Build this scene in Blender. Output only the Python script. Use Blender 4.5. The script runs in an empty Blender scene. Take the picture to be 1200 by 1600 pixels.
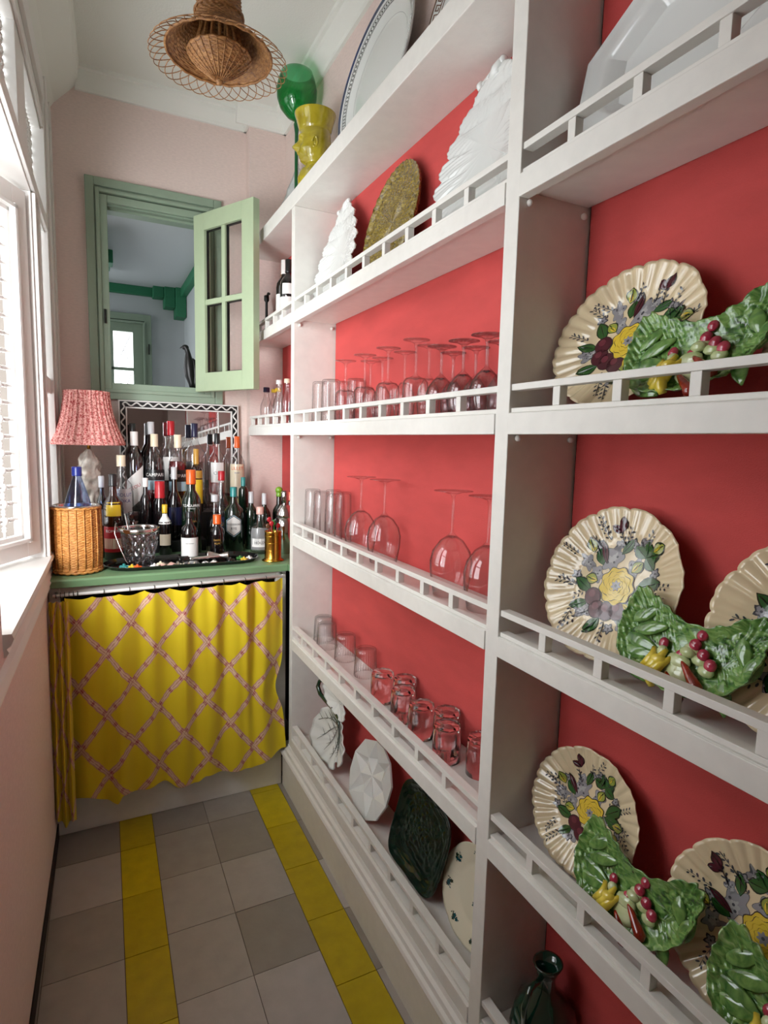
import bpy, bmesh, math, random
from mathutils import Vector, Matrix, noise
random.seed(7)
PI = math.pi
sc = bpy.context.scene
COL = sc.collection

# ---------------------------------------------------------------- camera
R_ = Vector((0.89631, -0.44274, 0.02456)); U_ = Vector((0.02968, 0.11516, 0.99290)); F_ = Vector((0.44243, 0.88922, -0.11635))
cam = bpy.data.cameras.new('camera'); cam.sensor_fit = 'HORIZONTAL'; cam.sensor_width = 36.0
cam.lens = 36.0 * 917.8 / 1200.0; cam.clip_start = 0.02
co = bpy.data.objects.new('camera', cam); COL.objects.link(co); sc.camera = co
co.matrix_world = Matrix(((R_.x, U_.x, -F_.x, 0), (R_.y, U_.y, -F_.y, 0), (R_.z, U_.z, -F_.z, 1.45), (0, 0, 0, 1)))

# ---------------------------------------------------------------- world, daylight, exposure
w = bpy.data.worlds.new('sky'); sc.world = w; w.use_nodes = True
bg = w.node_tree.nodes['Background']; bg.inputs[0].default_value = (0.93, 0.97, 1.0, 1); bg.inputs[1].default_value = 3.5
sc.view_settings.view_transform = 'Standard'; sc.view_settings.look = 'None'; sc.view_settings.gamma = 1.0
sc.cycles.transparent_max_bounces = 48
sc.view_settings.use_curve_mapping = False; sc.view_settings.exposure = 0.52

def area(name, loc, rot, sx, sy, power, color=(1, 1, 1), spread=180):
    l = bpy.data.lights.new(name, 'AREA'); l.shape = 'RECTANGLE'; l.size = sx; l.size_y = sy; l.energy = power; l.color = color
    l.spread = math.radians(spread)
    o = bpy.data.objects.new(name, l); COL.objects.link(o); o.location = loc; o.rotation_euler = rot
    return o
# daylight arriving at the lattice window on the left, then two added fill lights
area('window_daylight', (-0.62, 1.26, 1.70), (0, -math.radians(87), math.radians(62)), 1.2, 0.4, 19, (0.95, 0.98, 1.0), 140)
area('rear_fill_light', (0.20, -1.6, 2.93), (0, 0, 0), 0.5, 0.5, 0.8, (1.0, 0.98, 0.96))  # weak fill added behind the camera; no lamp is known there
area('next_room_fill_light', (-1.35, 3.9, 1.9), (0, -math.radians(90), 0), 0.9, 1.0, 9, (0.94, 0.97, 1.0))  # added to brighten the room behind the hatch; its left wall is solid

# ---------------------------------------------------------------- materials
def srgb(r, g, b):
    f = lambda c: (c / 255 / 12.92) if c / 255 <= 0.04045 else ((c / 255 + 0.055) / 1.055) ** 2.4
    return (f(r), f(g), f(b), 1)
MATS = {}
def mat(name, rgb, rough=0.5, metal=0.0, coat=0.0, noise_amt=0.0, noise_scale=8.0, bump=0.0, bump_scale=300.0, spec=0.5, stretch=None):
    m = bpy.data.materials.new(name); m.use_nodes = True; nt = m.node_tree; b = nt.nodes['Principled BSDF']
    b.inputs['Base Color'].default_value = srgb(*rgb); b.inputs['Roughness'].default_value = rough
    b.inputs['Metallic'].default_value = metal; b.inputs['Coat Weight'].default_value = coat; b.inputs['Coat Roughness'].default_value = 0.05
    b.inputs['Specular IOR Level'].default_value = spec
    if noise_amt or bump:
        tc = nt.nodes.new('ShaderNodeTexCoord'); src = tc.outputs['Object']
        if stretch:
            mp = nt.nodes.new('ShaderNodeMapping'); mp.inputs['Scale'].default_value = stretch
            nt.links.new(src, mp.inputs[0]); src = mp.outputs[0]
    if noise_amt:
        n = nt.nodes.new('ShaderNodeTexNoise'); n.inputs['Scale'].default_value = noise_scale; n.inputs['Detail'].default_value = 5
        nt.links.new(src, n.inputs['Vector'])
        cr = nt.nodes.new('ShaderNodeValToRGB'); c = srgb(*rgb); k = noise_amt
        cr.color_ramp.elements[0].position = 0.3; cr.color_ramp.elements[1].position = 0.7
        cr.color_ramp.elements[0].color = (c[0] * (1 - k), c[1] * (1 - k), c[2] * (1 - k), 1)
        cr.color_ramp.elements[1].color = (min(1, c[0] * (1 + k)), min(1, c[1] * (1 + k)), min(1, c[2] * (1 + k)), 1)
        nt.links.new(n.outputs[0], cr.inputs[0]); nt.links.new(cr.outputs[0], b.inputs['Base Color'])
    if bump:
        n2 = nt.nodes.new('ShaderNodeTexNoise'); n2.inputs['Scale'].default_value = bump_scale; n2.inputs['Detail'].default_value = 3
        nt.links.new(src, n2.inputs['Vector'])
        bp = nt.nodes.new('ShaderNodeBump'); bp.inputs['Strength'].default_value = bump; bp.inputs['Distance'].default_value = 0.002
        nt.links.new(n2.outputs[0], bp.inputs['Height']); nt.links.new(bp.outputs[0], b.inputs['Normal'])
    MATS[name] = m
    return m
def glass(name, rgb=(255, 255, 255), rough=0.0, ior=1.45):
    m = bpy.data.materials.new(name); m.use_nodes = True; b = m.node_tree.nodes['Principled BSDF']
    b.inputs['Base Color'].default_value = srgb(*rgb); b.inputs['Roughness'].default_value = rough
    b.inputs['Transmission Weight'].default_value = 1.0; b.inputs['IOR'].default_value = ior
    return m
def thin_glass(name, rgb=(253, 253, 253), edge=(196, 200, 200), refl=1.0):
    m = bpy.data.materials.new(name); m.use_nodes = True; nt = m.node_tree; N = nt.nodes; N.remove(N['Principled BSDF']); out = N['Material Output']
    lw = N.new('ShaderNodeLayerWeight'); lw.inputs['Blend'].default_value = 0.5
    cr = N.new('ShaderNodeValToRGB'); cr.color_ramp.elements[0].position = 0.55; cr.color_ramp.elements[0].color = srgb(*rgb); cr.color_ramp.elements[1].position = 0.97; cr.color_ramp.elements[1].color = srgb(*edge)
    tr = N.new('ShaderNodeBsdfTransparent'); gl = N.new('ShaderNodeBsdfGlossy'); gl.inputs['Roughness'].default_value = 0.03
    pw = N.new('ShaderNodeMath'); pw.operation = 'POWER'; pw.inputs[1].default_value = 4.5; fr = N.new('ShaderNodeMath'); fr.operation = 'MULTIPLY_ADD'; fr.inputs[1].default_value = 0.45; fr.inputs[2].default_value = 0.06; nt.links.new(lw.outputs['Facing'], pw.inputs[0]); nt.links.new(pw.outputs[0], fr.inputs[0]); mu_ = N.new('ShaderNodeMath'); mu_.operation = 'MULTIPLY'; mu_.inputs[1].default_value = refl
    mx = N.new('ShaderNodeMixShader'); L_ = nt.links
    L_.new(lw.outputs['Facing'], cr.inputs[0]); L_.new(cr.outputs[0], tr.inputs[0]); L_.new(fr.outputs[0], mu_.inputs[0]); L_.new(mu_.outputs[0], mx.inputs[0]); L_.new(tr.outputs[0], mx.inputs[1]); L_.new(gl.outputs[0], mx.inputs[2]); L_.new(mx.outputs[0], out.inputs[0])
    return m
PAINT = mat('white_paint', (228, 226, 219), 0.45, noise_amt=0.03, noise_scale=30, bump=0.15, bump_scale=120)
PAINTW = mat('window_white_paint', (228, 226, 222), 0.4)
PINK = mat('pink_grasscloth', (232, 212, 204), 0.9, noise_amt=0.05, noise_scale=60, bump=0.5, bump_scale=400, stretch=(1, 1, 3))
RED = mat('coral_red_grasscloth', (200, 76, 73), 0.85, noise_amt=0.10, noise_scale=5, bump=0.5, bump_scale=350, stretch=(1, 1, 3))
CEIL = mat('ceiling_paint', (232, 233, 226), 0.9, bump=0.3, bump_scale=150)
GREEN = mat('sage_green_paint', (140, 158, 138), 0.5, noise_amt=0.03, noise_scale=20)
GREENL = mat('pale_green_paint', (174, 190, 156), 0.45, noise_amt=0.02, noise_scale=30)
GREENT = mat('green_worktop_paint', (112, 146, 106), 0.4)
GREEND = mat('deep_green_paint', (38, 116, 80), 0.6)
COOLW = mat('cool_white_plaster', (188, 194, 196), 0.9)
DARK = mat('dark_baseboard_and_shade', (34, 24, 22), 0.9)
BLACK = mat('black_gloss', (14, 13, 14), 0.12, coat=0.6)
BLACKM = mat('black_metal', (18, 17, 17), 0.4)
CHROME = mat('chrome', (214, 214, 212), 0.12, metal=1.0)
PEWTER = mat('brushed_steel', (200, 196, 190), 0.3, metal=1.0)
BRASS = mat('brass', (222, 170, 70), 0.2, metal=1.0)
GREY = [mat('grey_tile_%d' % i, c, 0.38, noise_amt=0.06, noise_scale=18, bump=0.2, bump_scale=60) for i, c in enumerate([(158, 151, 143), (168, 161, 154), (178, 171, 166), (146, 139, 131)])]
YEL = [mat('yellow_tile_%d' % i, c, 0.38, noise_amt=0.10, noise_scale=22, bump=0.2, bump_scale=60) for i, c in enumerate([(196, 174, 16), (182, 160, 12)])]
GROUT = mat('grout', (96, 84, 76), 0.9)
CLEAR = thin_glass('clear_glass'); CLEAR2 = glass('thick_clear_glass', (250, 246, 246)); SMOKE = thin_glass('smoky_glass', (244, 240, 241), (120, 108, 112), 1.5); CRYSTAL = thin_glass('cut_crystal', (244, 244, 246), (150, 150, 156), 2.2)
GGLASS = thin_glass('green_glass', (150, 220, 180), (90, 180, 130)); GSTEM = mat('dark_green_glass', (8, 84, 44), .08, coat=1.0)
BLUEG = thin_glass('pale_blue_glass', (224, 232, 246), (150, 168, 204))
BOTG = mat('bottle_green_dark', (14, 30, 20), 0.06, coat=1.0); BOTK = mat('bottle_black', (14, 10, 12), 0.06, coat=1.0)
BOTB = mat('bottle_brown', (38, 16, 12), 0.06, coat=1.0); LIQR = mat('dark_red_drink', (92, 10, 18), 0.05, coat=1.0)
LIQA = mat('amber_drink', (120, 66, 14), 0.05, coat=1.0)
CERW = mat('white_glazed_ceramic', (226, 229, 226), 0.12, coat=0.8)
CREAM = mat('cream_glazed_ceramic', (226, 208, 170), 0.14, coat=0.9)
CREAM2 = mat('ivory_glazed_ceramic', (222, 216, 192), 0.14, coat=0.9)
LC = {k: mat('print_' + k, v, 0.4, coat=0.5) for k, v in dict(white=(232, 230, 226), black=(16, 16, 18), red=(176, 22, 34), yellow=(214, 178, 36), orange=(222, 92, 22), blue=(22, 40, 120),
     gold=(186, 140, 56), silver=(190, 190, 192), teal=(40, 132, 130), cream=(228, 214, 186), pink=(220, 172, 160), green=(54, 120, 52), navy=(24, 28, 62), lime=(120, 170, 40), grey=(128, 128, 128), paleblue=(150, 176, 190), brown=(98, 60, 30)).items()}
DEC = {k: mat('glaze_' + k, v, 0.16, coat=0.8) for k, v in dict(yel=(224, 194, 62), yel2=(196, 164, 40), plum=(78, 26, 40), plum2=(104, 44, 56), leaf=(44, 92, 42), leaf2=(24, 52, 28), grey=(146, 146, 150), grey2=(74, 76, 82), grey3=(176, 176, 176), ltgrn=(150, 160, 70), blk=(40, 36, 36), teal=(22, 78, 84), blue=(30, 44, 90)).items()}

# ---------------------------------------------------------------- mesh helpers
def link(o, parent=None):
    COL.objects.link(o)
    if parent is not None: o.parent = parent
    return o
def mesh_obj(name, v, f, mats, parent=None, smooth=False, mi=None, uv=None):
    me = bpy.data.meshes.new(name); me.from_pydata([tuple(p) for p in v], [], f)
    for m in (mats if isinstance(mats, (list, tuple)) else [mats]): me.materials.append(m)
    if mi: me.polygons.foreach_set('material_index', mi)
    if smooth: me.polygons.foreach_set('use_smooth', [True] * len(me.polygons))
    if uv:
        l = me.uv_layers.new(name='UVMap')
        for lp in me.loops: l.data[lp.index].uv = uv[lp.vertex_index]
    me.update()
    return link(bpy.data.objects.new(name, me), parent)
class MB:
    def __init__(s): s.v = []; s.f = []; s.mi = []; s.sm = []
    def add(s, v, f, m=0, smooth=False, T=None):
        n = len(s.v)
        if T is not None: v = [T(*p) if callable(T) else T @ Vector(p) for p in v]
        s.v += [tuple(p) for p in v]; s.f += [tuple(i + n for i in q) for q in f]; s.mi += [m] * len(f); s.sm += [smooth] * len(f)
        return s
    def box(s, x0, x1, y0, y1, z0, z1, m=0, T=None):
        v = [(x, y, z) for x in (x0, x1) for y in (y0, y1) for z in (z0, z1)]
        return s.add(v, [(0, 1, 3, 2), (4, 6, 7, 5), (0, 4, 5, 1), (2, 3, 7, 6), (0, 2, 6, 4), (1, 5, 7, 3)], m, False, T)
    def prism(s, prof, y0, y1, m=0, T=None, axis='y'):   # closed (a,b) profile swept along an axis
        n = len(prof)
        if axis == 'y': v = [(a, y0, b) for a, b in prof] + [(a, y1, b) for a, b in prof]
        elif axis == 'x': v = [(y0, a, b) for a, b in prof] + [(y1, a, b) for a, b in prof]
        else: v = [(a, b, y0) for a, b in prof] + [(a, b, y1) for a, b in prof]
        f = [(i, (i + 1) % n, n + (i + 1) % n, n + i) for i in range(n)] + [tuple(range(n - 1, -1, -1)), tuple(range(n, 2 * n))]
        return s.add(v, f, m, False, T)
    def lathe(s, prof, seg=24, m=0, T=None, smooth=True, rf=None):  # (r,z)
        v = []; f = []
        for r, z in prof:
            for k in range(seg):
                a = 2 * PI * k / seg; rr = rf(r, z, a) if rf else r
                v.append((rr * math.cos(a), rr * math.sin(a), z))
        for i in range(len(prof) - 1):
            for k in range(seg):
                k2 = (k + 1) % seg; f.append((i * seg + k, i * seg + k2, (i + 1) * seg + k2, (i + 1) * seg + k))
        ring_ = prof[0] == prof[-1]
        if prof[0][0] > 1e-5 and not ring_: f.append(tuple(range(seg - 1, -1, -1)))
        if prof[-1][0] > 1e-5 and not ring_: f.append(tuple((len(prof) - 1) * seg + k for k in range(seg)))
        return s.add(v, f, m, smooth, T)
    def tube(s, pts, r, seg=8, m=0, closed=False, T=None):
        pts = [Vector(p) for p in pts]; n = len(pts); v = []; f = []; up = Vector((0, 0, 1))
        rr = r if isinstance(r, (list, tuple)) else [r] * n
        prev = None
        for i, p in enumerate(pts):
            a = pts[(i - 1) % n] if closed or i > 0 else p; b = pts[(i + 1) % n] if closed or i < n - 1 else p
            t = (b - a)
            t = t.normalized() if t.length > 1e-9 else Vector((0, 0, 1))
            if prev is None:
                x = t.cross(up if abs(t.z) < 0.95 else Vector((1, 0, 0))).normalized()
            else:
                x = (prev - t * prev.dot(t)).normalized()
            prev = x; y = t.cross(x)
            for k in range(seg):
                an = 2 * PI * k / seg; v.append(p + (x * math.cos(an) + y * math.sin(an)) * rr[i])
        for i in range(n if closed else n - 1):
            j = (i + 1) % n
            for k in range(seg):
                k2 = (k + 1) % seg; f.append((i * seg + k, i * seg + k2, j * seg + k2, j * seg + k))
        if not closed: f += [tuple(range(seg - 1, -1, -1)), tuple((n - 1) * seg + k for k in range(seg))]
        return s.add(v, f, m, True, T)
    def ball(s, c, r, seg=10, rings=6, m=0, T=None, sc3=(1, 1, 1)):
        prof = [(max(1e-6, math.sin(PI * i / rings)) * r, -math.cos(PI * i / rings) * r) for i in range(rings + 1)]
        v = []; f = []
        for rr, z in prof:
            for k in range(seg):
                a = 2 * PI * k / seg; v.append((c[0] + rr * math.cos(a) * sc3[0], c[1] + rr * math.sin(a) * sc3[1], c[2] + z * sc3[2]))
        for i in range(rings):
            for k in range(seg):
                k2 = (k + 1) % seg; f.append((i * seg + k, i * seg + k2, (i + 1) * seg + k2, (i + 1) * seg + k))
        return s.add(v, f, m, True, T)
    def build(s, name, mats, parent=None, bevel=0.0):
        o = mesh_obj(name, s.v, s.f, mats, parent, mi=s.mi)
        o.data.polygons.foreach_set('use_smooth', s.sm)
        bm = bmesh.new(); bm.from_mesh(o.data); bmesh.ops.recalc_face_normals(bm, faces=bm.faces); bm.to_mesh(o.data); bm.free()
        if bevel:
            b = o.modifiers.new('bevel', 'BEVEL'); b.width = bevel; b.segments = 2; b.limit_method = 'ANGLE'; b.angle_limit = math.radians(40)
        return o
def tag(o, label, cat, group=None, kind=None):
    o['label'] = label
    if cat: o['category'] = cat
    if group: o['group'] = group
    if kind: o['kind'] = kind
    return o
def struct(o): o['kind'] = 'structure'; return o
def empty(name, loc=(0, 0, 0), rz=0, label=None, cat=None, group=None):
    o = bpy.data.objects.new(name, None); COL.objects.link(o); o.location = loc; o.rotation_euler = (0, 0, rz); o.empty_display_size = 0.05
    if label: tag(o, label, cat, group)
    return o
KIDS = {}
def copy_tree(o, parent=None):
    c = o.copy(); COL.objects.link(c); c.parent = parent
    for ch in [x for x in o.children]: copy_tree(ch, c)
    return c
FONT = None
def text_verts(s, size):
    cu = bpy.data.curves.new('lettering', 'FONT'); cu.body = s; cu.size = size; cu.align_x = 'CENTER'; cu.align_y = 'CENTER'; cu.resolution_u = 2
    o = bpy.data.objects.new('lettering', cu); COL.objects.link(o)
    dg = bpy.context.evaluated_depsgraph_get(); me = o.evaluated_get(dg).to_mesh()
    v = [tuple(p.co) for p in me.vertices]; f = [tuple(p.vertices) for p in me.polygons]
    o.evaluated_get(dg).to_mesh_clear(); bpy.data.objects.remove(o); bpy.data.curves.remove(cu)
    return v, f

# ---------------------------------------------------------------- setting
def WL(off, y, z): return (-0.22 + 0.03 * y + off, y, z)     # the left wall runs a touch out of square
CZ = 2.985
# floor: cement tiles with two yellow bands
b = MB(); b.box(-0.75, 0.90, -2.9, 3.15, -0.06, -0.004, 6)
cols = [(-0.345, -0.15, 'g'), (-0.148, 0.05, 'g'), (0.052, 0.165, 'y'), (0.167, 0.356, 'g'), (0.358, 0.546, 'g'), (0.548, 0.665, 'y'), (0.667, 0.90, 'g')]
rnd = random.Random(3)
for ci, (x0, x1, t) in enumerate(cols):
    for k in range(-1, 24):
        off = 2.145 if ci in (3, 4) else (2.110 if ci in (0, 1, 2) else 2.02)
        y1 = off + 0.2365 - k * 0.2365; y0 = y1 - 0.2345
        if y0 > 3.1 or y1 < -2.7: continue
        m = rnd.randrange(4) if t == 'g' else 4 + rnd.randrange(2)
        sh = lambda x, y, z: (x - 0.02 * (2.28 - y) * (0.9 - x) * (1 if x < 0.3 else 0.4), y, z)
        b.box(x0, x1, y0, y1, -0.02, 0.0 - rnd.random() * 0.0006, m, T=sh)
struct(b.build('floor', GREY + YEL + [GROUT], None))
# ceiling with cove on the left
b = MB(); b.box(-0.8, 1.0, -2.9, 3.15, CZ, CZ + 0.05)
struct(b.build('ceiling', CEIL))
b = MB(); b.prism([(0.0, 2.80), (0.008, 2.80), (0.03, 2.835), (0.115, 2.925), (0.118, 2.935), (0.124, 2.94), (0.13, CZ), (0.0, CZ)], -2.7, 3.0, T=WL)
struct(b.build('trim_1', CEIL))
# left wall: below the sill, near pier, above the opening
b = MB(); b.box(-0.14, 0, -2.7, 3.0, 0, 1.0, T=WL); b.box(-0.14, 0, -2.7, 0.70, 1.0, CZ, T=WL); b.box(-0.14, 0, 1.26, 1.40, 1.0, CZ, T=WL); b.box(-0.14, 0, 0.70, 1.26, 2.30, CZ, T=WL); b.box(-0.14, 0, 1.40, 3.0, 2.80, CZ, T=WL)
struct(b.build('wall_left', PINK))
b = MB(); b.box(0, 0.004, -2.7, 2.28, 0, 0.055, T=WL); struct(b.build('baseboard_left', DARK))
# sill and dado mouldings
b = MB()
b.prism([(-0.16, 0.985), (0.004, 0.985), (0.010, 0.995), (0.006, 1.003), (0.014, 1.010), (0.020, 1.024), (0.016, 1.035), (-0.16, 1.040)], 1.405, 2.98, T=WL)
b.prism([(0, 0.925), (0.010, 0.930), (0.006, 0.940), (0.014, 0.948), (0.006, 0.960), (0.010, 0.968), (0, 0.975)], 1.05, 2.98, T=WL)
struct(b.build('trim_2', PAINTW))
# back wall around the hatch, with the pier on its right
HX0, HX1, HZ0, HZ1 = 0.072, 0.515, 1.675, 2.47
b = MB(); b.box(-0.274, HX0, 3.0, 3.12, 0, CZ); b.box(HX1, 0.72, 3.0, 3.12, 0, CZ); b.box(HX0, HX1, 3.0, 3.12, 0, HZ0); b.box(HX0, HX1, 3.0, 3.12, HZ1, CZ)
b.box(0.705, 0.90, 2.93, 3.05, 0, CZ)
struct(b.build('wall_back', PINK))
b = MB(); b.box(0.88, 1.0, -2.7, 3.1, 0, CZ); struct(b.build('wall_right', PINK))
b = MB(); b.box(-0.6, 1.0, -2.80, -2.70, 0, CZ); struct(b.build('wall_rear', PINK))
b = MB(); b.box(-1.62, -0.275, 2.985, 3.12, -0.2, 3.4); struct(b.build('wall_outside', mat('outside_plaster', (122, 114, 107), 0.9, noise_amt=.08, noise_scale=6)))
# cornice on back wall, pier and right wall
prof = [(0, 2.905), (0.012, 2.905), (0.016, 2.918), (0.028, 2.935), (0.045, 2.955), (0.05, 2.968), (0.062, 2.972), (0.065, CZ), (0, CZ)]
b = MB(); b.prism([(3.0 - a, z) for a, z in prof], -0.02, 0.706, axis='x')
b.prism([(0.705 - a, z) for a, z in prof], 2.93, 3.0); b.prism([(2.93 - a, z) for a, z in prof], 0.641, 0.88, axis='x')
struct(b.build('trim_3', CEIL))
b = MB(); b.prism([(0.88 - a, z) for a, z in prof], -2.7, 2.93); struct(b.build('trim_4', CEIL))

# --- lattice window in the left wall
win = struct(empty('window_1'))
b = MB()
b.box(-0.10, 0.012, 2.70, 3.0, 1.035, 2.80, T=WL); b.box(0.012, 0.020, 2.74, 2.80, 1.035, 2.80, T=WL); b.box(0.012, 0.018, 2.93, 3.0, 1.035, 2.80, T=WL)
b.box(-0.07, 0.0, 2.28, 2.455, 1.035, 2.22, T=WL)
for y0, y1, o in ((2.40, 2.45, 0.010), (2.33, 2.36, 0.008), (2.29, 2.32, 0.012)): b.box(0, o, y0, y1, 1.035, 2.22, T=WL)
b.box(-0.07, 0.0, 1.40, 2.72, 2.22, 2.30, T=WL); b.box(0, 0.012, 1.40, 2.72, 2.225, 2.245, T=WL); b.box(0, 0.008, 1.40, 2.72, 2.26, 2.285, T=WL)
b.box(-0.06, 0.0, 2.06, 2.24, 2.30, 2.60, T=WL); b.box(-0.06, 0.0, 1.40, 1.46, 2.30, 2.60, T=WL)
b.box(-0.07, 0.0, 1.40, 2.72, 2.59, 2.80, T=WL); b.box(0, 0.010, 1.40, 2.98, 2.60, 2.64, T=WL); b.box(0, 0.014, 1.40, 2.98, 2.70, 2.785, T=WL)
b.box(-0.06, 0.0, 2.455, 2.70, 1.61, 1.67, T=WL); b.box(-0.06, 0.0, 2.455, 2.70, 1.035, 1.06, T=WL)
b.build('window_frame', PAINTW, win, bevel=0.002)
def lattice(T, u0, u1, z0, z1, p=0.046, name='lattice', parent=None, rb=0.0135, ph=None):
    b = MB(); nu = max(2, round((u1 - u0) / (ph or p))); nz = max(2, round((z1 - z0) / p)); pu = (u1 - u0) / nu; pz = (z1 - z0) / nz
    for i in range(nu + 1):
        for j in range(nz + 1):
            u = u0 + pu * i; z = z0 + pz * j
            if 0 < i < nu and 0 < j < nz: b.ball((0, u, z), rb, 8, 5, T=T)
            if i < nu and 0 < j < nz: b.lathe([(0.0045, 0), (0.0045, pu * .32), (0.0085, pu * .4), (0.006, pu * .5), (0.0085, pu * .6), (0.0045, pu * .68), (0.0045, pu)], 6, T=lambda x, y, zz, u=u, z=z: T(x, u + zz, z + y))
            if j < nz and 0 < i < nu: b.lathe([(0.0045, 0), (0.0045, pz * .32), (0.0085, pz * .4), (0.006, pz * .5), (0.0085, pz * .6), (0.0045, pz * .68), (0.0045, pz)], 6, T=lambda x, y, zz, u=u, z=z: T(x, u + y, z + zz))
    return b.build(name, PAINTW, parent)
LT = lambda x, y, z: WL(x - 0.035, y, z)
lattice(LT, 2.455, 2.70, 1.06, 1.61, parent=win); lattice(LT, 2.455, 2.70, 1.67, 2.22, parent=win)
lattice(LT, 2.24, 2.70, 2.30, 2.59, 0.032, parent=win, rb=0.0095); lattice(LT, 1.46, 2.06, 2.30, 2.59, 0.032, parent=win, rb=0.0095)
# casement swung outwards
ang = math.radians(27)
hx, hy = -0.22 + 0.03 * 2.27 - 0.032, 2.268
CT = lambda x, u, z: (hx - u * math.sin(ang) + x * math.cos(ang), hy - u * math.cos(ang) - x * math.sin(ang), z)
cs = empty('casement'); cs.parent = win
b = MB(); WW = 0.80
b.box(-0.022, 0.022, 0.0, 0.068, 1.055, 2.205, T=CT); b.box(-0.022, 0.022, WW - 0.068, WW, 1.055, 2.205, T=CT)
b.box(-0.022, 0.022, 0.068, WW - 0.068, 1.055, 1.115, T=CT); b.box(-0.022, 0.022, 0.068, WW - 0.068, 2.135, 2.205, T=CT)
for q in ((0.022, 0.030, 0.056, 0.068), (0.022, 0.026, 0.046, 0.052)):
    b.box(q[0], q[1], q[2], q[3], 1.10, 2.15, T=CT); b.box(q[0], q[1], q[2], WW - 0.06, 1.103, 1.115, T=CT); b.box(q[0], q[1], q[2], WW - 0.06, 2.135, 2.147, T=CT)
b.box(-0.01, 0.012, 0.068, 0.082, 1.115, 2.135, T=CT); b.box(-0.01, 0.012, 0.068, WW - 0.068, 1.115, 1.128, T=CT); b.box(-0.01, 0.012, 0.068, WW - 0.068, 2.122, 2.135, T=CT)
fr = b.build('sash', PAINTW, cs, bevel=0.0015); lattice(CT, 0.082, WW - 0.068, 1.128, 2.122, 0.051, parent=cs, rb=0.0135, ph=0.065)

w4 = struct(empty('window_4'))
b = MB()
b.box(-0.06, 0.01, 0.70, 0.76, 1.0, 2.30, T=WL); b.box(-0.06, 0.01, 1.20, 1.26, 1.0, 2.30, T=WL); b.box(-0.06, 0.01, 0.76, 1.20, 2.23, 2.30, T=WL); b.box(-0.06, 0.01, 0.76, 1.20, 1.0, 1.06, T=WL); b.box(-0.05, 0.0, 0.76, 1.20, 1.62, 1.67, T=WL)
b.build('window_frame', PAINTW, w4, bevel=0.002)
# --- hatch in the back wall: stepped green casing and open four-pane sash
h = struct(empty('window_2'))
b = MB()
def ring(x0, x1, z0, z1, w_, ya, yb):
    b.box(x0, x0 + w_, ya, yb, z0, z1); b.box(x1 - w_, x1, ya, yb, z0, z1); b.box(x0 + w_, x1 - w_, ya, yb, z1 - w_, z1); b.box(x0 + w_, x1 - w_, ya, yb, z0, z0 + w_)
ring(0.004, 0.583, 1.618, 2.566, 0.036, 2.975, 3.0); ring(0.036, 0.551, 1.64, 2.534, 0.02, 2.984, 3.0)
ring(0.044, 0.543, 1.648, 2.52, 0.016, 2.968, 3.0); ring(0.058, 0.529, 1.660, 2.50, 0.032, 2.980, 2.9995)
b.build('casing', GREEN, h, bevel=0.003)
b = MB(); ring(0.0715, 0.5155, 1.6745, 2.4705, 0.008, 3.0, 3.125); ring(0.078, 0.508, 1.681, 2.464, 0.012, 3.03, 3.05); b.build('reveal', GREEN, h, bevel=0.001)
b = MB(); b.box(0.068, 0.074, 2.972, 2.982, 1.955, 2.005); b.tube([(0.071, 2.970, 1.95), (0.071, 2.968, 2.01)], 0.005); b.build('latch_plate', BLACKM, h)
sx, sy, ex, ey = 0.452, 2.960, 0.641, 2.600
L = math.hypot(ex - sx, ey - sy); dx, dy = (ex - sx) / L, (ey - sy) / L
ST = lambda u, t, z: (sx + dx * u - dy * t, sy + dy * u + dx * t, z)   # +t is the far side
ss = empty('hatch_sash'); ss.parent = h
b = MB(); z0, z1 = 1.672, 2.470; tk = 0.035
m0, m1 = 0.075, L - 0.075
for u0, u1, a0, a1 in ((0, m0, z0, z1), (m1, L, z0, z1), (m0, m1, z0, z0 + 0.085), (m0, m1, z1 - 0.075, z1)): b.box(u0, u1, 0, tk, a0, a1, T=ST)
mu = (m0 + m1) / 2; mz = (z0 + z1) / 2 + 0.005
b.box(mu - 0.012, mu + 0.012, 0.004, tk - 0.004, z0 + 0.085, z1 - 0.075, T=ST)
b.box(m0, mu - 0.012, 0.004, tk - 0.004, mz - 0.012, mz + 0.012, T=ST); b.box(mu + 0.012, m1, 0.004, tk - 0.004, mz - 0.012, mz + 0.012, T=ST)
b.build('sash', GREENL, ss, bevel=0.0015)
b = MB()
for (u0, u1) in ((m0, mu - 0.012), (mu + 0.012, m1)):
    for (a0, a1) in ((z0 + 0.085, mz - 0.012), (mz + 0.012, z1 - 0.075)):
        for q in ((u0, u0 + 0.004, a0, a1), (u1 - 0.004, u1, a0, a1), (u0, u1, a0, a0 + 0.004), (u0, u1, a1 - 0.004, a1)): b.box(q[0], q[1], 0.014, 0.026, q[2], q[3], T=ST)
b.build('glazing_bead', BLACKM, ss)
b = MB()
for (u0, u1) in ((m0, mu - 0.012), (mu + 0.012, m1)):
    for (a0, a1) in ((z0 + 0.085, mz - 0.012), (mz + 0.012, z1 - 0.075)): b.box(u0 + .003, u1 - .003, 0.018, 0.021, a0 + .003, a1 - .003, T=ST)
b.build('pane', CLEAR, ss)
b = MB(); b.lathe([(0.004, 0), (0.004, 0.012), (0.007, 0.016), (0.001, 0.022)], 10, T=lambda x, y, z: ST(L - 0.03 + x, tk + z, 2.10 + y)); b.build('knob', BLACKM, ss)

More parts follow.
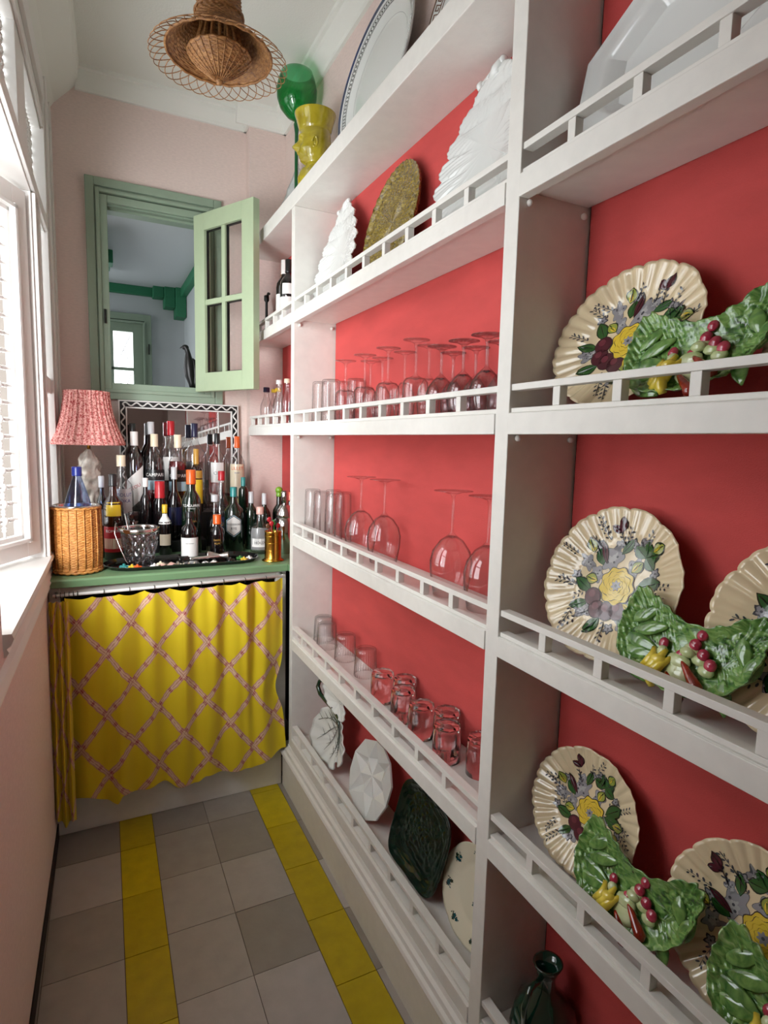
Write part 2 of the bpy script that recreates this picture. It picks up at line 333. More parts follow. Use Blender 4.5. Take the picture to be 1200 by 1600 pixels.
# --- room seen through the hatch
b = MB(); b.box(-1.5, 0.70, 3.12, 4.6, 2.47, 2.52); struct(b.build('ceiling_next_room', COOLW))
b = MB(); b.box(0.615, 0.70, 3.12, 4.6, 0.6, 2.5); struct(b.build('wall_next_room_right', COOLW))
b = MB(); fx0, fx1, fz0, fz1 = -0.07, 0.36, 1.55, 2.25
b.box(-1.5, fx0, 4.5, 4.6, 0.6, 2.5); b.box(fx1, 0.65, 4.5, 4.6, 0.6, 2.5); b.box(fx0, fx1, 4.5, 4.6, 0.6, fz0); b.box(fx0, fx1, 4.5, 4.6, fz1, 2.5)
struct(b.build('wall_next_room_far', COOLW))
b = MB(); b.box(-1.5, 0.7, 3.12, 4.6, 0.55, 0.6); struct(b.build('floor_next_room', GREY[2]))
b = MB(); b.box(-1.6, -1.5, 3.12, 4.6, 0.6, 2.5); struct(b.build('wall_next_room_left', COOLW))
b = MB()
b.box(-1.5, 0.615, 4.46, 4.5, 2.412, 2.47); b.box(0.575, 0.615, 3.12, 4.46, 2.412, 2.47)
S = 0.056
for i, n in enumerate((3, 2, 1)):
    x1 = 0.612 - i * S * 1.25
    for k in range(n): b.box(x1 - S * 1.22, x1, 4.40 - 0.02 * (2 - i), 4.5, 2.475 - (k + 1) * 0.062 - 0.012, 2.478 - k * 0.062 - 0.012 + (0.012 if k == 0 else 0))
for k in range(4): b.box(-0.05, 0.135 - 0.012 * k, 3.70 + 0.10 * k, 3.80 + 0.10 * k, 2.40, 2.47)
b.box(-0.05, 0.10, 3.3, 3.70, 2.40, 2.47)
struct(b.build('trim_5', GREEND, bevel=0.004))
w3 = struct(empty('window_3'))
b = MB()
def ringy(x0, x1, z0, z1, w_, ya, yb):
    b.box(x0, x0 + w_, ya, yb, z0, z1); b.box(x1 - w_, x1, ya, yb, z0, z1); b.box(x0 + w_, x1 - w_, ya, yb, z1 - w_, z1); b.box(x0 + w_, x1 - w_, ya, yb, z0, z0 + w_)
ringy(-0.09, 0.393, 1.50, 2.285, 0.045, 4.475, 4.5); ringy(-0.055, 0.352, 1.55, 2.235, 0.012, 4.465, 4.5); ringy(-0.065, 0.355, 1.555, 2.245, 0.080, 4.50, 4.53)
b.box(0.128, 0.152, 4.50, 4.53, 1.62, 2.17); b.box(0.01, 0.28, 4.50, 4.53, 1.905, 1.925)
b.build('window_frame', GREEN, w3, bevel=0.002)
b = MB()
for (x0, x1, a0, a1) in ((0.155, 0.275, 1.925, 2.165), (0.155, 0.275, 1.62, 1.905), (0.02, 0.125, 1.925, 2.165), (0.02, 0.125, 1.62, 1.905)):
    b.tube([(x0 + .01, 4.515, a0 + .01), (x1 - .01, 4.515, a1 - .01)], 0.0022, 5); b.tube([(x0 + .01, 4.515, a1 - .01), (x1 - .01, 4.515, a0 + .01)], 0.0022, 5)
b.build('leading', BLACKM, w3)
b = MB(); b.box(0.01, 0.28, 4.518, 4.521, 1.62, 2.17); b.build('pane', CLEAR, w3)
b = MB(); b.box(0.372, 0.378, 4.462, 4.475, 2.02, 2.09); b.build('catch', BLACKM, w3)
# standing bird figure on the hatch sill
bird = tag(empty('bird_statue', (0.441, 3.085, 1.6835), -0.15), 'slim dark bird figure standing on the sill of the green hatch', 'figurine')
b = MB()
b.tube([(0.012, 0, 0.0), (0.010, 0, 0.03), (0.004, 0, 0.065), (0.0, 0, 0.105), (-0.002, 0, 0.14), (-0.004, 0, 0.165), (-0.008, 0, 0.18), (-0.014, 0, 0.19), (-0.02, 0, 0.192)], [0.008, 0.013, 0.022, 0.023, 0.017, 0.012, 0.0105, 0.0125, 0.008], 12); b.ball((-.014, 0, .190), .0135, 12, 8, sc3=(1.1, .9, .9))
b.tube([(-0.018, 0, 0.191), (-0.03, 0, 0.190), (-0.037, 0, 0.184)], [0.006, 0.003, 0.001], 8)
b.build('body', BLACKM, bird)
b = MB(); b.tube([(0.024, 0.0, 0.001), (0.026, 0, 0.04), (0.026, 0, 0.09), (0.02, 0, 0.135), (0.016, 0, 0.145)], [0.007, 0.012, 0.013, 0.009, 0.002], 10); b.build('wing', BLACKM, bird)
b = MB(); b.box(-0.008, 0.034, -0.012, 0.012, 0, 0.004); b.build('base', BLACKM, bird); bird.scale = (1.12, 1.12, 1.10)

# ---------------------------------------------------------------- bookcase
XF, XB = 0.70, 0.868
bc = tag(empty('bookcase', (0, 0, 0)), 'tall white built-in shelving with red back and gallery rails along the wall', 'shelving')
for y0, y1, zt in ((2.212, 2.248, 2.316), (0.894, 0.934, 2.316), (-0.45, -0.41, 2.316)):
    b = MB(); b.box(XF, 0.876, y0, y1, 0.0 if y0 < 2 else 0.0, zt); b.build('upright', PAINT, bc, bevel=0.0015)
secs = [(2.248, 2.93, [1.894, 1.472], 2.905, 'far'), (0.934, 2.212, [1.894, 1.472, 1.040, 0.614, 0.192], 2.106, 'mid'), (-0.41, 0.894, [1.894, 1.472, 1.040, 0.614, 0.192], 0.777, 'near')]
b = MB(); b.box(0.872, 0.879, -0.41, 2.93, 0.0, 2.316); b.build('gap_shade_board', DARK, bc)  # near-black board added so the gaps beside the red panels read as shade
for y0, y1, zs, yb, nm in secs:
    b = MB(); b.box(XB, 0.873, y0 + (0.006 if nm != 'far' else 0.0), y1 - 0.006, 0.19 if nm != 'far' else 0.95, 2.3155); b.build('back_panel', RED, bc)
    for zb in zs:
        b = MB()
        b.box(XF + 0.0005, XB - 0.002, y0, y1, zb + 0.012, zb + 0.0405)          # board
        b.box(XF - 0.002, XF + 0.020, y0 + 0.001, y1 - 0.001, zb, zb + 0.0395)   # front lip
        sh = b.build('shelf', PAINT, bc, bevel=0.0015)
        b = MB(); b.box(XF + 0.005, XF + 0.024, y0, y1, zb + 0.0405, zb + 0.049)
        b.box(XF + 0.004, XF + 0.025, y0, y1, zb + 0.081, zb + 0.093)
        y = yb
        while y > y0 + 0.03:
            if y < y1 - 0.01: b.box(XF + 0.006, XF + 0.023, y - 0.0085, y + 0.0085, zb + 0.049, zb + 0.081)
            y -= 0.1288
        g = b.build('gallery_rail', PAINT, sh, bevel=0.001)
b = MB(); b.box(XF - 0.002, 0.8795, -0.45, 2.93, 2.3165, 2.374); b.build('top_shelf', PAINT, bc, bevel=0.002)
b = MB(); b.prism([(XF + 0.02, 0.0), (0.684, 0.0), (0.684, 0.135), (0.676, 0.142), (0.672, 0.152), (0.676, 0.160), (0.684, 0.163), (0.686, 0.176), (0.694, 0.182), (0.6975, 0.191), (XF + 0.02, 0.191)], -0.41, 2.282)
b.build('plinth', PAINT, bc)
pin = None
for yy in (2.2085, 0.8905):
    for zb in (1.894, 1.472, 1.040, 0.614):
        for xx in (0.722, 0.853):
            if pin is None:
                b = MB(); b.lathe([(0.003, -0.006), (0.003, 0), (0.006, 0.001), (0.0065, 0.005), (0.004, 0.0085), (0.0005, 0.0095)], 10, T=lambda x, y, z: (x, -z, y)); p = pin = b.build('shelf_pin', PAINT, bc)
            else:
                p = pin.copy(); COL.objects.link(p)
            p.location = (xx, yy + 0.003, zb - 0.0065)

# ---------------------------------------------------------------- counter
ct = tag(empty('sink_cupboard', (0, 2.29, 0)), 'white painted cupboard carcass hidden by the yellow curtain', 'cupboard')
def PB(o): o.location = (0, -2.29, 0); return o
b = MB(); b.box(-0.149, 0.682, 2.290, 2.31, 0, 0.19); PB(b.build('kickboard', PAINT, ct, bevel=0.002))
b = MB(); b.box(-0.149, -0.115, 2.290, 2.31, 0.19, 0.925); b.box(0.655, 0.698, 2.290, 2.31, 0.19, 0.925); b.box(-0.115, 0.655, 2.290, 2.31, 0.895, 0.925); PB(b.build('front_frame', PAINT, ct, bevel=0.002))
b = MB(); b.box(-0.148, 0.69, 2.90, 2.915, 0, 0.925); b.box(-0.148, 0.69, 2.31, 2.90, 0.02, 0.04); PB(b.build('carcass', DARK, ct))  # back and floor coloured near-black for the shade inside the cupboard
b = MB(); b.prism([(2.262, 0.926), (2.262, 0.950), (2.268, 0.955), (2.998, 0.955), (2.998, 0.926)], -0.143, 0.698, axis='x'); b.box(0.698, 0.866, 2.25, 2.928, 0.926, 0.955)
tag(b.build('worktop', GREENT, None, bevel=0.002), 'sage green painted worktop carrying the bottles and the lamp', 'worktop')
CZT = 0.9555
# curtain rail with hooks
rail = tag(empty('curtain_rail', (0.27, 2.262, 0.906)), 'slim white metal rod under the green worktop edge', 'curtain rail')
b = MB(); b.tube([(-0.405, -0.012, -0.003), (0.412, -0.012, 0.004)], 0.0055, 10); b.build('rod', PAINTW, rail)
for q in ((0.405, 0.006), (-0.398, -0.003)):
    b = MB(); b.tube([(q[0], 0.0275, q[1]), (q[0], -0.014, q[1])], 0.007, 8); b.build('bracket', PEWTER, rail)
hk = None
for i in range(14):
    xx = -0.395 + (0.013 * i if i < 5 else 0.065 + (i - 5) * 0.083)
    if xx > 0.40: continue
    if hk is None:
        b = MB(); b.tube([(0, -0.012 + 0.010 * math.cos(a), 0.010 * math.sin(a) - 0.001) for a in [k * 0.5 for k in range(13)]], 0.0012, 6, closed=True); hk = p = b.build('curtain_ring', BLACKM, rail)
    else: p = hk.copy(); COL.objects.link(p)
    p.location = (xx, 0, 0)

# curtain cloth
def curtain_mat():
    m = bpy.data.materials.new('yellow_trellis_cloth'); m.use_nodes = True; nt = m.node_tree; N = nt.nodes; Lk = nt.links; bs = N['Principled BSDF']
    bs.inputs['Roughness'].default_value = 0.75; bs.inputs['Sheen Weight'].default_value = 0.2
    uv = N.new('ShaderNodeUVMap'); nz = N.new('ShaderNodeTexNoise'); nz.inputs['Scale'].default_value = 9; Lk.new(uv.outputs[0], nz.inputs['Vector'])
    add = N.new('ShaderNodeVectorMath'); add.operation = 'MULTIPLY_ADD'; Lk.new(nz.outputs['Color'], add.inputs[0]); add.inputs[1].default_value = (0.012, 0.012, 0); Lk.new(uv.outputs[0], add.inputs[2])
    sp = N.new('ShaderNodeSeparateXYZ'); Lk.new(add.outputs[0], sp.inputs[0])
    def mth(op, a, b_=None, c=None):
        n = N.new('ShaderNodeMath'); n.operation = op
        for i, x in enumerate((a, b_, c)):
            if x is None: continue
            if hasattr(x, 'default_value') or hasattr(x, 'links'): Lk.new(x, n.inputs[i])
            else: n.inputs[i].default_value = x
        return n.outputs[0]
    u = mth('DIVIDE', sp.outputs[0], 0.175); v = mth('DIVIDE', sp.outputs[1], 0.228)
    dd = []; al = []
    for s_ in (1, -1):
        t = mth('ADD', u, v) if s_ == 1 else mth('SUBTRACT', u, v)
        f_ = mth('FRACT', mth('ADD', t, 0.5 + 20)); d = mth('ABSOLUTE', mth('SUBTRACT', f_, 0.5)); dd.append(d)
        al.append(mth('SUBTRACT', u, v) if s_ == 1 else mth('ADD', u, v))
    d = mth('MINIMUM', dd[0], dd[1])
    n2 = N.new('ShaderNodeTexNoise'); n2.inputs['Scale'].default_value = 60; Lk.new(uv.outputs[0], n2.inputs['Vector'])
    dn = mth('ADD', d, mth('MULTIPLY', mth('SUBTRACT', n2.outputs[0], 0.5), 0.06))
    # bamboo nodes: rings across each cane
    ringm = []
    for q in range(2):
        fr_ = mth('FRACT', mth('ADD', mth('MULTIPLY', al[q], 2.5), 0.25 + 40)); near = mth('LESS_THAN', mth('ABSOLUTE', mth('SUBTRACT', fr_, 0.5)), 0.10)
        ringm.append(mth('MULTIPLY', near, mth('LESS_THAN', dd[q], 0.055)))
    pale = mth('LESS_THAN', dn, 0.070)
    edge = mth('MULTIPLY', mth('GREATER_THAN', dn, 0.040), pale)
    core = mth('LESS_THAN', dn, 0.010)
    red = mth('MINIMUM', mth('ADD', mth('ADD', mth('MULTIPLY', core, 0.55), mth('MULTIPLY', edge, 0.45)), mth('MULTIPLY', mth('ADD', ringm[0], ringm[1]), 0.5)), 1.0)
    def mix(fac, a, b_):
        n = N.new('ShaderNodeMix'); n.data_type = 'RGBA'; Lk.new(fac, n.inputs['Factor'])
        for s_, x in ((6, a), (7, b_)):
            if isinstance(x, tuple): n.inputs[s_].default_value = x
            else: Lk.new(x, n.inputs[s_])
        return n.outputs[2]
    nz3 = N.new('ShaderNodeTexNoise'); nz3.inputs['Scale'].default_value = 7; Lk.new(uv.outputs[0], nz3.inputs['Vector'])
    base = mix(nz3.outputs[0], srgb(228, 206, 14), srgb(216, 188, 4))
    c1 = mix(pale, base, srgb(222, 190, 160)); c2 = mix(red, c1, srgb(168, 70, 78))
    Lk.new(c2, bs.inputs['Base Color'])
    return m
CM = curtain_mat()
def cloth(name, x0, x1, ztop, botf, foldf, y0, mat_, u_scale=1.0, u0=0.0, nx=260, nz=70, xf=None, parent=None):
    v = []; f = []; uv = []
    for i in range(nx + 1):
        s = i / nx
        for j in range(nz + 1):
            t = j / nz
            zb = botf(s); zt = ztop(s); z = zt + (zb - zt) * t
            x = x0 + (x1 - x0) * s + (xf(s, t) if xf else 0)
            y = y0 + foldf(s, t)
            v.append((x, y, z)); uv.append((u0 + (x1 - x0) * s * u_scale, z))
    n = len(v)
    v2 = [(p[0], p[1] + 0.0018, p[2]) for p in v]
    for i in range(nx):
        for j in range(nz):
            a = i * (nz + 1) + j; q = (a, a + nz + 1, a + nz + 2, a + 1); f.append(q); f.append(tuple(n + k for k in reversed(q)))
    return mesh_obj(name, v + v2, f, mat_, parent, smooth=True, uv=uv + uv)
def interp(tab):
    def g(s):
        for (a, va), (c, vc) in zip(tab, tab[1:]):
            if s <= c: t = (s - a) / (c - a); t = t * t * (3 - 2 * t); return va + (vc - va) * t
        return tab[-1][1]
    return g
bot = interp([(0, .150), (0.06, .155), (0.14, .128), (0.19, .112), (0.215, .140), (0.30, .135), (0.40, .146), (0.47, .120), (0.56, .118), (0.60, .142), (0.72, .128), (0.82, .132), (0.92, .155), (1, .185)])
def mf(s, t):
    a = 0.009 + 0.002 * t
    y = a * math.sin(s * 46 + 1.5 * t) + 0.006 * math.sin(s * 19 + 0.8) * (0.4 + t) + 0.010 * math.exp(-((s - 0.80 - 0.02 * t) / 0.02) ** 2) * -1 + 0.005 * math.sin(s * 83) * (1 - t) * (1 if s > 0.5 else 0.5)
    y += 0.002 * noise.noise(Vector((s * 12, t * 7, 0)))
    return y
def mx(s, t):
    pull = 0.030 * math.exp(-((t - 0.62) / 0.10) ** 2) * max(0, (s - 0.80) / 0.20) ** 2
    return -pull + 0.022 * max(0, t - 0.7) * max(0, (s - 0.7) / 0.3) * 2.2
def topz(s): return 0.896 + 0.008 * s - 0.010 * abs(math.sin(s * 9.6 * PI / 1.06)) ** 0.8 - 0.001
cur = cloth('curtain', -0.100, 0.672, topz, bot, mf, 2.238, CM, u_scale=1.0, u0=0.148 - 0.10 + 0.0, xf=mx)
tag(cur, 'yellow curtain with pink bamboo trellis print, hanging across the cupboard', 'curtain')
bun = cloth('curtain', -0.147, -0.088, lambda s: 0.888, lambda s: 0.100 + 0.012 * math.sin(s * 9) - 0.02 * s, lambda s, t: 0.011 * math.sin(s * 6.2 * PI + 0.6 * t) * (0.8 + 0.3 * t) - 0.004 * t, 2.222, CM, u_scale=4.2, u0=1.1, nx=120, nz=50, xf=lambda s, t: -0.012 * t * (1 - s))
tag(bun, 'narrow gathered length of yellow trellis curtain against the window wall', 'curtain')

# ---------------------------------------------------------------- plates on the shelves
def plate_matrix(y, x, z, tilt, roll=0.0):
    s, c = math.sin(tilt), math.cos(tilt)
    X = Vector((0, -1, 0)); Y = Vector((s, 0, c)); Z = Vector((-c, 0, s))
    M = Matrix(((X.x, Y.x, Z.x, x), (X.y, Y.y, Z.y, y), (X.z, Y.z, Z.z, z), (0, 0, 0, 1)))
    return M @ Matrix.Rotation(roll, 4, 'Z')
def stand(o, y, zs, b, tilt, xback=0.862, roll=0.0, ztop=None, thick=0.0):
    # rests on the shelf at zs and leans against the back
    cx = xback - math.sin(tilt) * b - thick; cz = zs + b * math.cos(tilt) + 0.002
    o.matrix_world = plate_matrix(y, cx, cz, tilt, roll); return o
class Dish:      # polar relief surface with decals that follow it
    def __init__(s, a, b, hf, ef=None, N=120, K=22, th=0.005):
        s.a, s.b, s.hf, s.ef = a, b, hf, ef; s.ds = 1.0; s.v = []; s.f = []; s.mi = []; s.N = N; s.K = K
        for k in range(K + 1):
            for i in range(N):
                t = 2 * PI * i / N; s.v.append(s.P(k / K, t))
        for k in range(K):
            for i in range(N):
                j = (i + 1) % N; s.f.append((k * N + i, (k + 1) * N + i, (k + 1) * N + j, k * N + j)); s.mi.append(0)
        n = len(s.v)
        for k in range(K + 1):
            for i in range(N):
                p = s.v[k * N + i]; e = th if k < K else th * .4; sc_ = 1.0 if k < K else 0.997
                s.v.append((p[0] * sc_, p[1] * sc_, p[2] - e))
        for k in range(K):
            for i in range(N):
                j = (i + 1) % N; s.f.append((n + k * N + i, n + k * N + j, n + (k + 1) * N + j, n + (k + 1) * N + i)); s.mi.append(0)
        for i in range(N):
            j = (i + 1) % N; s.f.append((K * N + i, n + K * N + i, n + K * N + j, K * N + j)); s.mi.append(0)
    def P(s, r, t, lift=0.0):
        e = s.ef(t) if s.ef else 1.0; rr = r * (1 + (e - 1) * r * r)
        return (s.a * rr * math.cos(t), s.b * rr * math.sin(t), s.hf(r, t) + lift)
    def at(s, u, v, lift):    # u,v in plate units -1..1
        r = math.hypot(u, v); t = math.atan2(v, u); e = s.ef(t) if s.ef else 1.0
        return (s.a * u, s.b * v, s.hf(min(1, r / (1 + (e - 1) * r * r)), t) + lift)
    def poly(s, pts, m, lift=0.0006, center=None):
        pts = [(p[0] * s.ds, p[1] * s.ds) for p in pts]; center = center and (center[0] * s.ds, center[1] * s.ds)
        n = len(s.v); cu = center or (sum(p[0] for p in pts) / len(pts), sum(p[1] for p in pts) / len(pts))
        mid = [((p[0] + cu[0]) / 2, (p[1] + cu[1]) / 2) for p in pts]
        s.v += [s.at(*p, lift) for p in pts] + [s.at(*p, lift) for p in mid] + [s.at(*cu, lift)]
        L_ = len(pts)
        for i in range(L_):
            j = (i + 1) % L_; s.f.append((n + i, n + j, n + L_ + j, n + L_ + i)); s.mi.append(m); s.f.append((n + L_ + i, n + L_ + j, n + 2 * L_)); s.mi.append(m)
    def blob(s, u, v, r, m, lift, ry=None, rot=0, wob=0.0, lobes=0, n=16):
        ry = ry or r; pts = []
        for i in range(n):
            t = 2 * PI * i / n; k = 1 + wob * math.cos(lobes * t)
            x, y = r * k * math.cos(t), ry * k * math.sin(t); pts.append((u + x * math.cos(rot) - y * math.sin(rot), v + x * math.sin(rot) + y * math.cos(rot)))
        s.poly(pts, m, lift, (u, v))
    def leaf(s, u, v, L_, w_, rot, m, m2, lift=0.0009):
        def q(w1, l1, d):
            return [(u + (x * math.cos(rot) - y * math.sin(rot)), v + (x * math.sin(rot) + y * math.cos(rot))) for x, y in
                    [(d, 0)] + [(l1 * k / 6, w1 * math.sin(PI * k / 6) ** .8) for k in range(1, 6)] + [(l1, 0)] + [(l1 * k / 6, -w1 * math.sin(PI * k / 6) ** .8) for k in range(5, 0, -1)]]
        s.poly(q(w_ * 1.25, L_ * 1.06, -0.01), m2, lift - 0.00025); s.poly(q(w_, L_, 0.0), m, lift)
        s.poly([(u, v), (u + L_ * .9 * math.cos(rot) - .006 * math.sin(rot), v + L_ * .9 * math.sin(rot) + .006 * math.cos(rot)), (u + L_ * .9 * math.cos(rot) + .006 * math.sin(rot), v + L_ * .9 * math.sin(rot) - .006 * math.cos(rot))], m2, lift + .0002)
    def twig(s, u, v, L_, rot, m, n=6, lift=0.0006):
        for k in range(n):
            t = L_ * (k + .5) / n; side = 1 if k % 2 else -1
            x = u + t * math.cos(rot); y = v + t * math.sin(rot)
            s.blob(x + side * .022 * -math.sin(rot), y + side * .022 * math.cos(rot), .020, m, lift, ry=.010, rot=rot + side * .8, n=8)
        s.poly([(u, v), (u + L_ * math.cos(rot), v + L_ * math.sin(rot)), (u + L_ * math.cos(rot) + .006, v + L_ * math.sin(rot) + .006), (u + .007, v + .007)], m, lift - .0001)
    def build(s, name, mats, parent=None):
        return mesh_obj(name, s.v, s.f, mats, parent, smooth=True, mi=s.mi)
DM = [CREAM] + [DEC[k] for k in ('yel', 'yel2', 'plum', 'plum2', 'leaf', 'leaf2', 'grey', 'grey2', 'ltgrn', 'blk', 'grey3')]
def fluted(r, t):
    w_ = max(0, min(1, (r - 0.60) / 0.10)); base = 0.0 if r < .55 else 0.015 * ((r - .55) / .45) ** 1.2
    return base + 0.0042 * w_ * abs(math.sin(t * 18)) ** .8 + (0.001 if r > .97 else 0)
def floral_plate(a, b, rot, lay):
    e = lambda t: 1 - 0.034 * (1 - abs(math.sin(t * 6)) ** 0.55)
    d = Dish(a, b, fluted, e, N=264, K=24)
    d.ds = 1.2
    rn = random.Random(lay); c, s_ = math.cos(rot), math.sin(rot)
    R2 = lambda u, v: (u * c - v * s_, u * s_ + v * c)
    # grey flower sprays
    for (u, v, r_) in ((-.05, .28, .15), (.22, .18, .11), (.12, -.22, .13), (-.22, .10, .10), (.32, -.10, .09), (.0, .42, .07), (-.30, -.30, .12), (.30, .40, .11), (-.36, .22, .10), (.20, -.42, .10)):
        x, y = R2(u, v); ro_ = rn.random() * 3
        d.blob(x, y, r_ * 1.04, 8, .0004, ry=r_ * .74, rot=ro_, wob=.22, lobes=5, n=40); d.blob(x, y, r_, 7, .0005, ry=r_ * .7, rot=ro_, wob=.22, lobes=5, n=40)
        for q in range(3): d.blob(x + rn.uniform(-.4, .4) * r_, y + rn.uniform(-.3, .3) * r_, r_ * .30, 11, .0006 + q * .0001, ry=r_ * .2, rot=ro_ + q, wob=.3, lobes=4, n=24); d.blob(x + rn.uniform(-.5, .5) * r_, y + rn.uniform(-.4, .4) * r_, r_ * .10, 8, .0009, n=8)
    for k in range(20):
        t = rn.random() * 2 * PI; r_ = .30 + .28 * rn.random(); d.twig(r_ * math.cos(t), r_ * math.sin(t), .22, t + rn.uniform(-.7, .7), 8, 8)
    for k in range(7):
        t = k * .9 + .3; x, y = .48 * math.cos(t + rot), .48 * math.sin(t + rot); d.blob(x, y, .055, 8, .0006, wob=.25, lobes=5, n=20); d.blob(x, y, .038, 7, .0008, wob=.3, lobes=5, n=20); d.blob(x, y, .012, 8, .001, n=8)
    # leaves
    for (u, v, L_, w_, ro) in ((.28, -.02, .26, .07, .3), (.26, -.05, .24, .07, -.5), (.33, .30, .17, .06, .2), (.33, .30, .17, .06, 1.3), (.33, .30, .17, .06, 2.4), (.33, .30, .16, .055, -.9), (-.26, -.10, .25, .06, 2.6), (-.28, -.22, .22, .05, 3.5), (-.10, -.38, .22, .06, -2.2), (-.16, .20, .20, .055, 2.0), (.05, .33, .20, .045, .9), (.12, -.36, .2, .05, -.6)):
        x, y = R2(u, v); d.leaf(x, y, L_, w_, ro + rot, 5, 6)
    for (u, v, ro) in ((.20, .14, .8), (-.20, .02, 2.9), (.16, -.20, -.8), (.36, -.14, -.3), (.30, -.24, -.9), (-.3, .34, 1.9), (.42, .36, .4)):
        x, y = R2(u, v); d.leaf(x, y, .15, .055, ro + rot, 9, 6, .0012); d.leaf(x, y, .11, .022, ro + rot + .12, 1, 5, .0014)
    for (u, v) in ((-.22, -.16), (-.15, -.29), (.10, -.28), (-.03, -.30)):
        x, y = R2(u, v); d.blob(x, y, .105, 10, .0011, n=20); d.blob(x, y, .095, 3, .0013, n=20); d.blob(x - .02, y + .03, .042, 4, .0015, n=12)
    d.leaf(*R2(-.12, .22), .26, .035, 1.9 + rot, 3, 10, .0012); d.leaf(*R2(.03, .56), .16, .045, 1.4 + rot, 3, 10, .0012); d.leaf(*R2(.03, .56), .13, .035, 2.6 + rot, 3, 10, .0012)
    x, y = R2(.05, -.02)
    d.blob(x, y, .205, 10, .0014, wob=.07, lobes=9, n=54); d.blob(x, y, .195, 1, .0016, wob=.07, lobes=9, n=54)
    for rr, m in ((.160, 10), (.156, 1), (.118, 2), (.110, 1), (.078, 10), (.075, 1)): d.blob(x, y, rr, m, .0016 + (.2 - rr) * .008, wob=.09, lobes=8, rot=rr * 9, n=48)
    d.blob(x, y, .050, 7, .0032, wob=.25, lobes=7, n=28); d.blob(x, y, .016, 8, .0034, n=10)
    return d.build('floral_plate', DM)
Z2, Z3, Z4, Z5, Z6, Z1 = 1.9354, 1.5134, 1.0814, 0.6554, 0.2334, 2.3748
for (y, zs, a, b_, rot, seed, lab, tl) in (
        (0.737, Z3, .152, .128, -.5, 11, 'cream fluted floral plate behind the vegetable dish, left on the eye-level shelf', .34),
        (0.727, Z4, .145, .138, .15, 12, 'cream fluted plate with yellow flower and plums, whole face showing, chest-height shelf', .34),
        (0.757, Z5, .127, .113, .5, 13, 'smallest looking cream floral plate, on the shelf above the green jug', .34),
        (0.358, Z3, .150, .128, 1.2, 14, 'cream fluted plate cut by the photo edge on the eye-level shelf', .34),
        (0.393, Z4, .145, .138, -1.0, 15, 'cream fluted plate cut by the photo edge, right of the chest-height vegetable dish', .34),
        (0.434, Z5, .132, .120, .9, 16, 'cream floral plate with bright glare, right of the whole vegetable dish', .34)):
    o = floral_plate(a, b_, rot, seed); stand(o, y, zs, b_, tl); tag(o, lab, 'plate', 'cream floral plates')

# kidney-shaped vegetable dishes
OUT = [(.7060, .788), (.689, .797), (.665, .787), (.642, .778), (.620, .769), (.584, .767), (.555, .777), (.523, .797), (.501, .802), (.489, .791), (.490, .767), (.499, .728), (.515, .703), (.535, .686), (.573, .672), (.605, .669), (.637, .670), (.668, .674), (.692, .684), (.711, .712), (.715, .735), (.713, .760)]
OUT = [(-(y - .60), (z - .655) / .94) for y, z in OUT]
def catmull(P_, n):
    out = []; N = len(P_)
    for i in range(N):
        a, b_, c, d = P_[i - 1], P_[i], P_[(i + 1) % N], P_[(i + 2) % N]
        for k in range(n):
            t = k / n; out.append(tuple(0.5 * (2 * b_[q] + (c[q] - a[q]) * t + (2 * a[q] - 5 * b_[q] + 4 * c[q] - d[q]) * t * t + (3 * b_[q] - a[q] - 3 * c[q] + d[q]) * t ** 3) for q in (0, 1)))
    return out
def ramp_mat(name, stops, scale, rough=0.14, bump=0.0, stretch=(1, 1, 1), kind='NOISE', detail=6, distort=1.5):
    m = bpy.data.materials.new(name); m.use_nodes = True; nt = m.node_tree; bs = nt.nodes['Principled BSDF']
    bs.inputs['Roughness'].default_value = rough; bs.inputs['Coat Weight'].default_value = .8 if rough < .3 else 0
    tc = nt.nodes.new('ShaderNodeTexCoord'); mp = nt.nodes.new('ShaderNodeMapping'); mp.inputs['Scale'].default_value = stretch; nt.links.new(tc.outputs['Object'], mp.inputs[0])
    if kind == 'NOISE':
        n = nt.nodes.new('ShaderNodeTexNoise'); n.inputs['Detail'].default_value = detail; n.inputs['Distortion'].default_value = distort; out = n.outputs[0]
    else:
        n = nt.nodes.new('ShaderNodeTexVoronoi'); out = n.outputs['Distance']
    n.inputs['Scale'].default_value = scale; nt.links.new(mp.outputs[0], n.inputs['Vector'])
    cr = nt.nodes.new('ShaderNodeValToRGB'); e = cr.color_ramp.elements
    e[0].position, e[0].color = stops[0][0], srgb(*stops[0][1]); e[1].position, e[1].color = stops[1][0], srgb(*stops[1][1])
    for p_, c_ in stops[2:]: x = e.new(p_); x.color = srgb(*c_)
    nt.links.new(out, cr.inputs[0]); nt.links.new(cr.outputs[0], bs.inputs['Base Color'])
    if bump:
        bp = nt.nodes.new('ShaderNodeBump'); bp.inputs['Strength'].default_value = bump; bp.inputs['Distance'].default_value = .004
        nt.links.new(out, bp.inputs['Height']); nt.links.new(bp.outputs[0], bs.inputs['Normal'])
    return m
LETT = ramp_mat('lettuce_green_glaze', [(.30, (36, 78, 34)), (.44, (84, 134, 60)), (.60, (130, 172, 92)), (.76, (184, 204, 146))], 34, bump=.5, stretch=(1, 2.2, 1))
GLR = ramp_mat('radish_glaze', [(.3, (130, 20, 44)), (.6, (190, 60, 84))], 30); GLY = ramp_mat('yellow_pepper_glaze', [(.3, (206, 176, 20)), (.7, (238, 218, 90))], 20)
GLC = ramp_mat('carrot_red_glaze', [(.3, (110, 24, 14)), (.7, (168, 50, 28))], 30); LEAFR = ramp_mat('relief_leaf_glaze', [(.3, (44, 96, 40)), (.7, (124, 168, 86))], 40)
GLP = ramp_mat('pale_leaf_glaze', [(.3, (160, 184, 110)), (.7, (226, 228, 190))], 18)
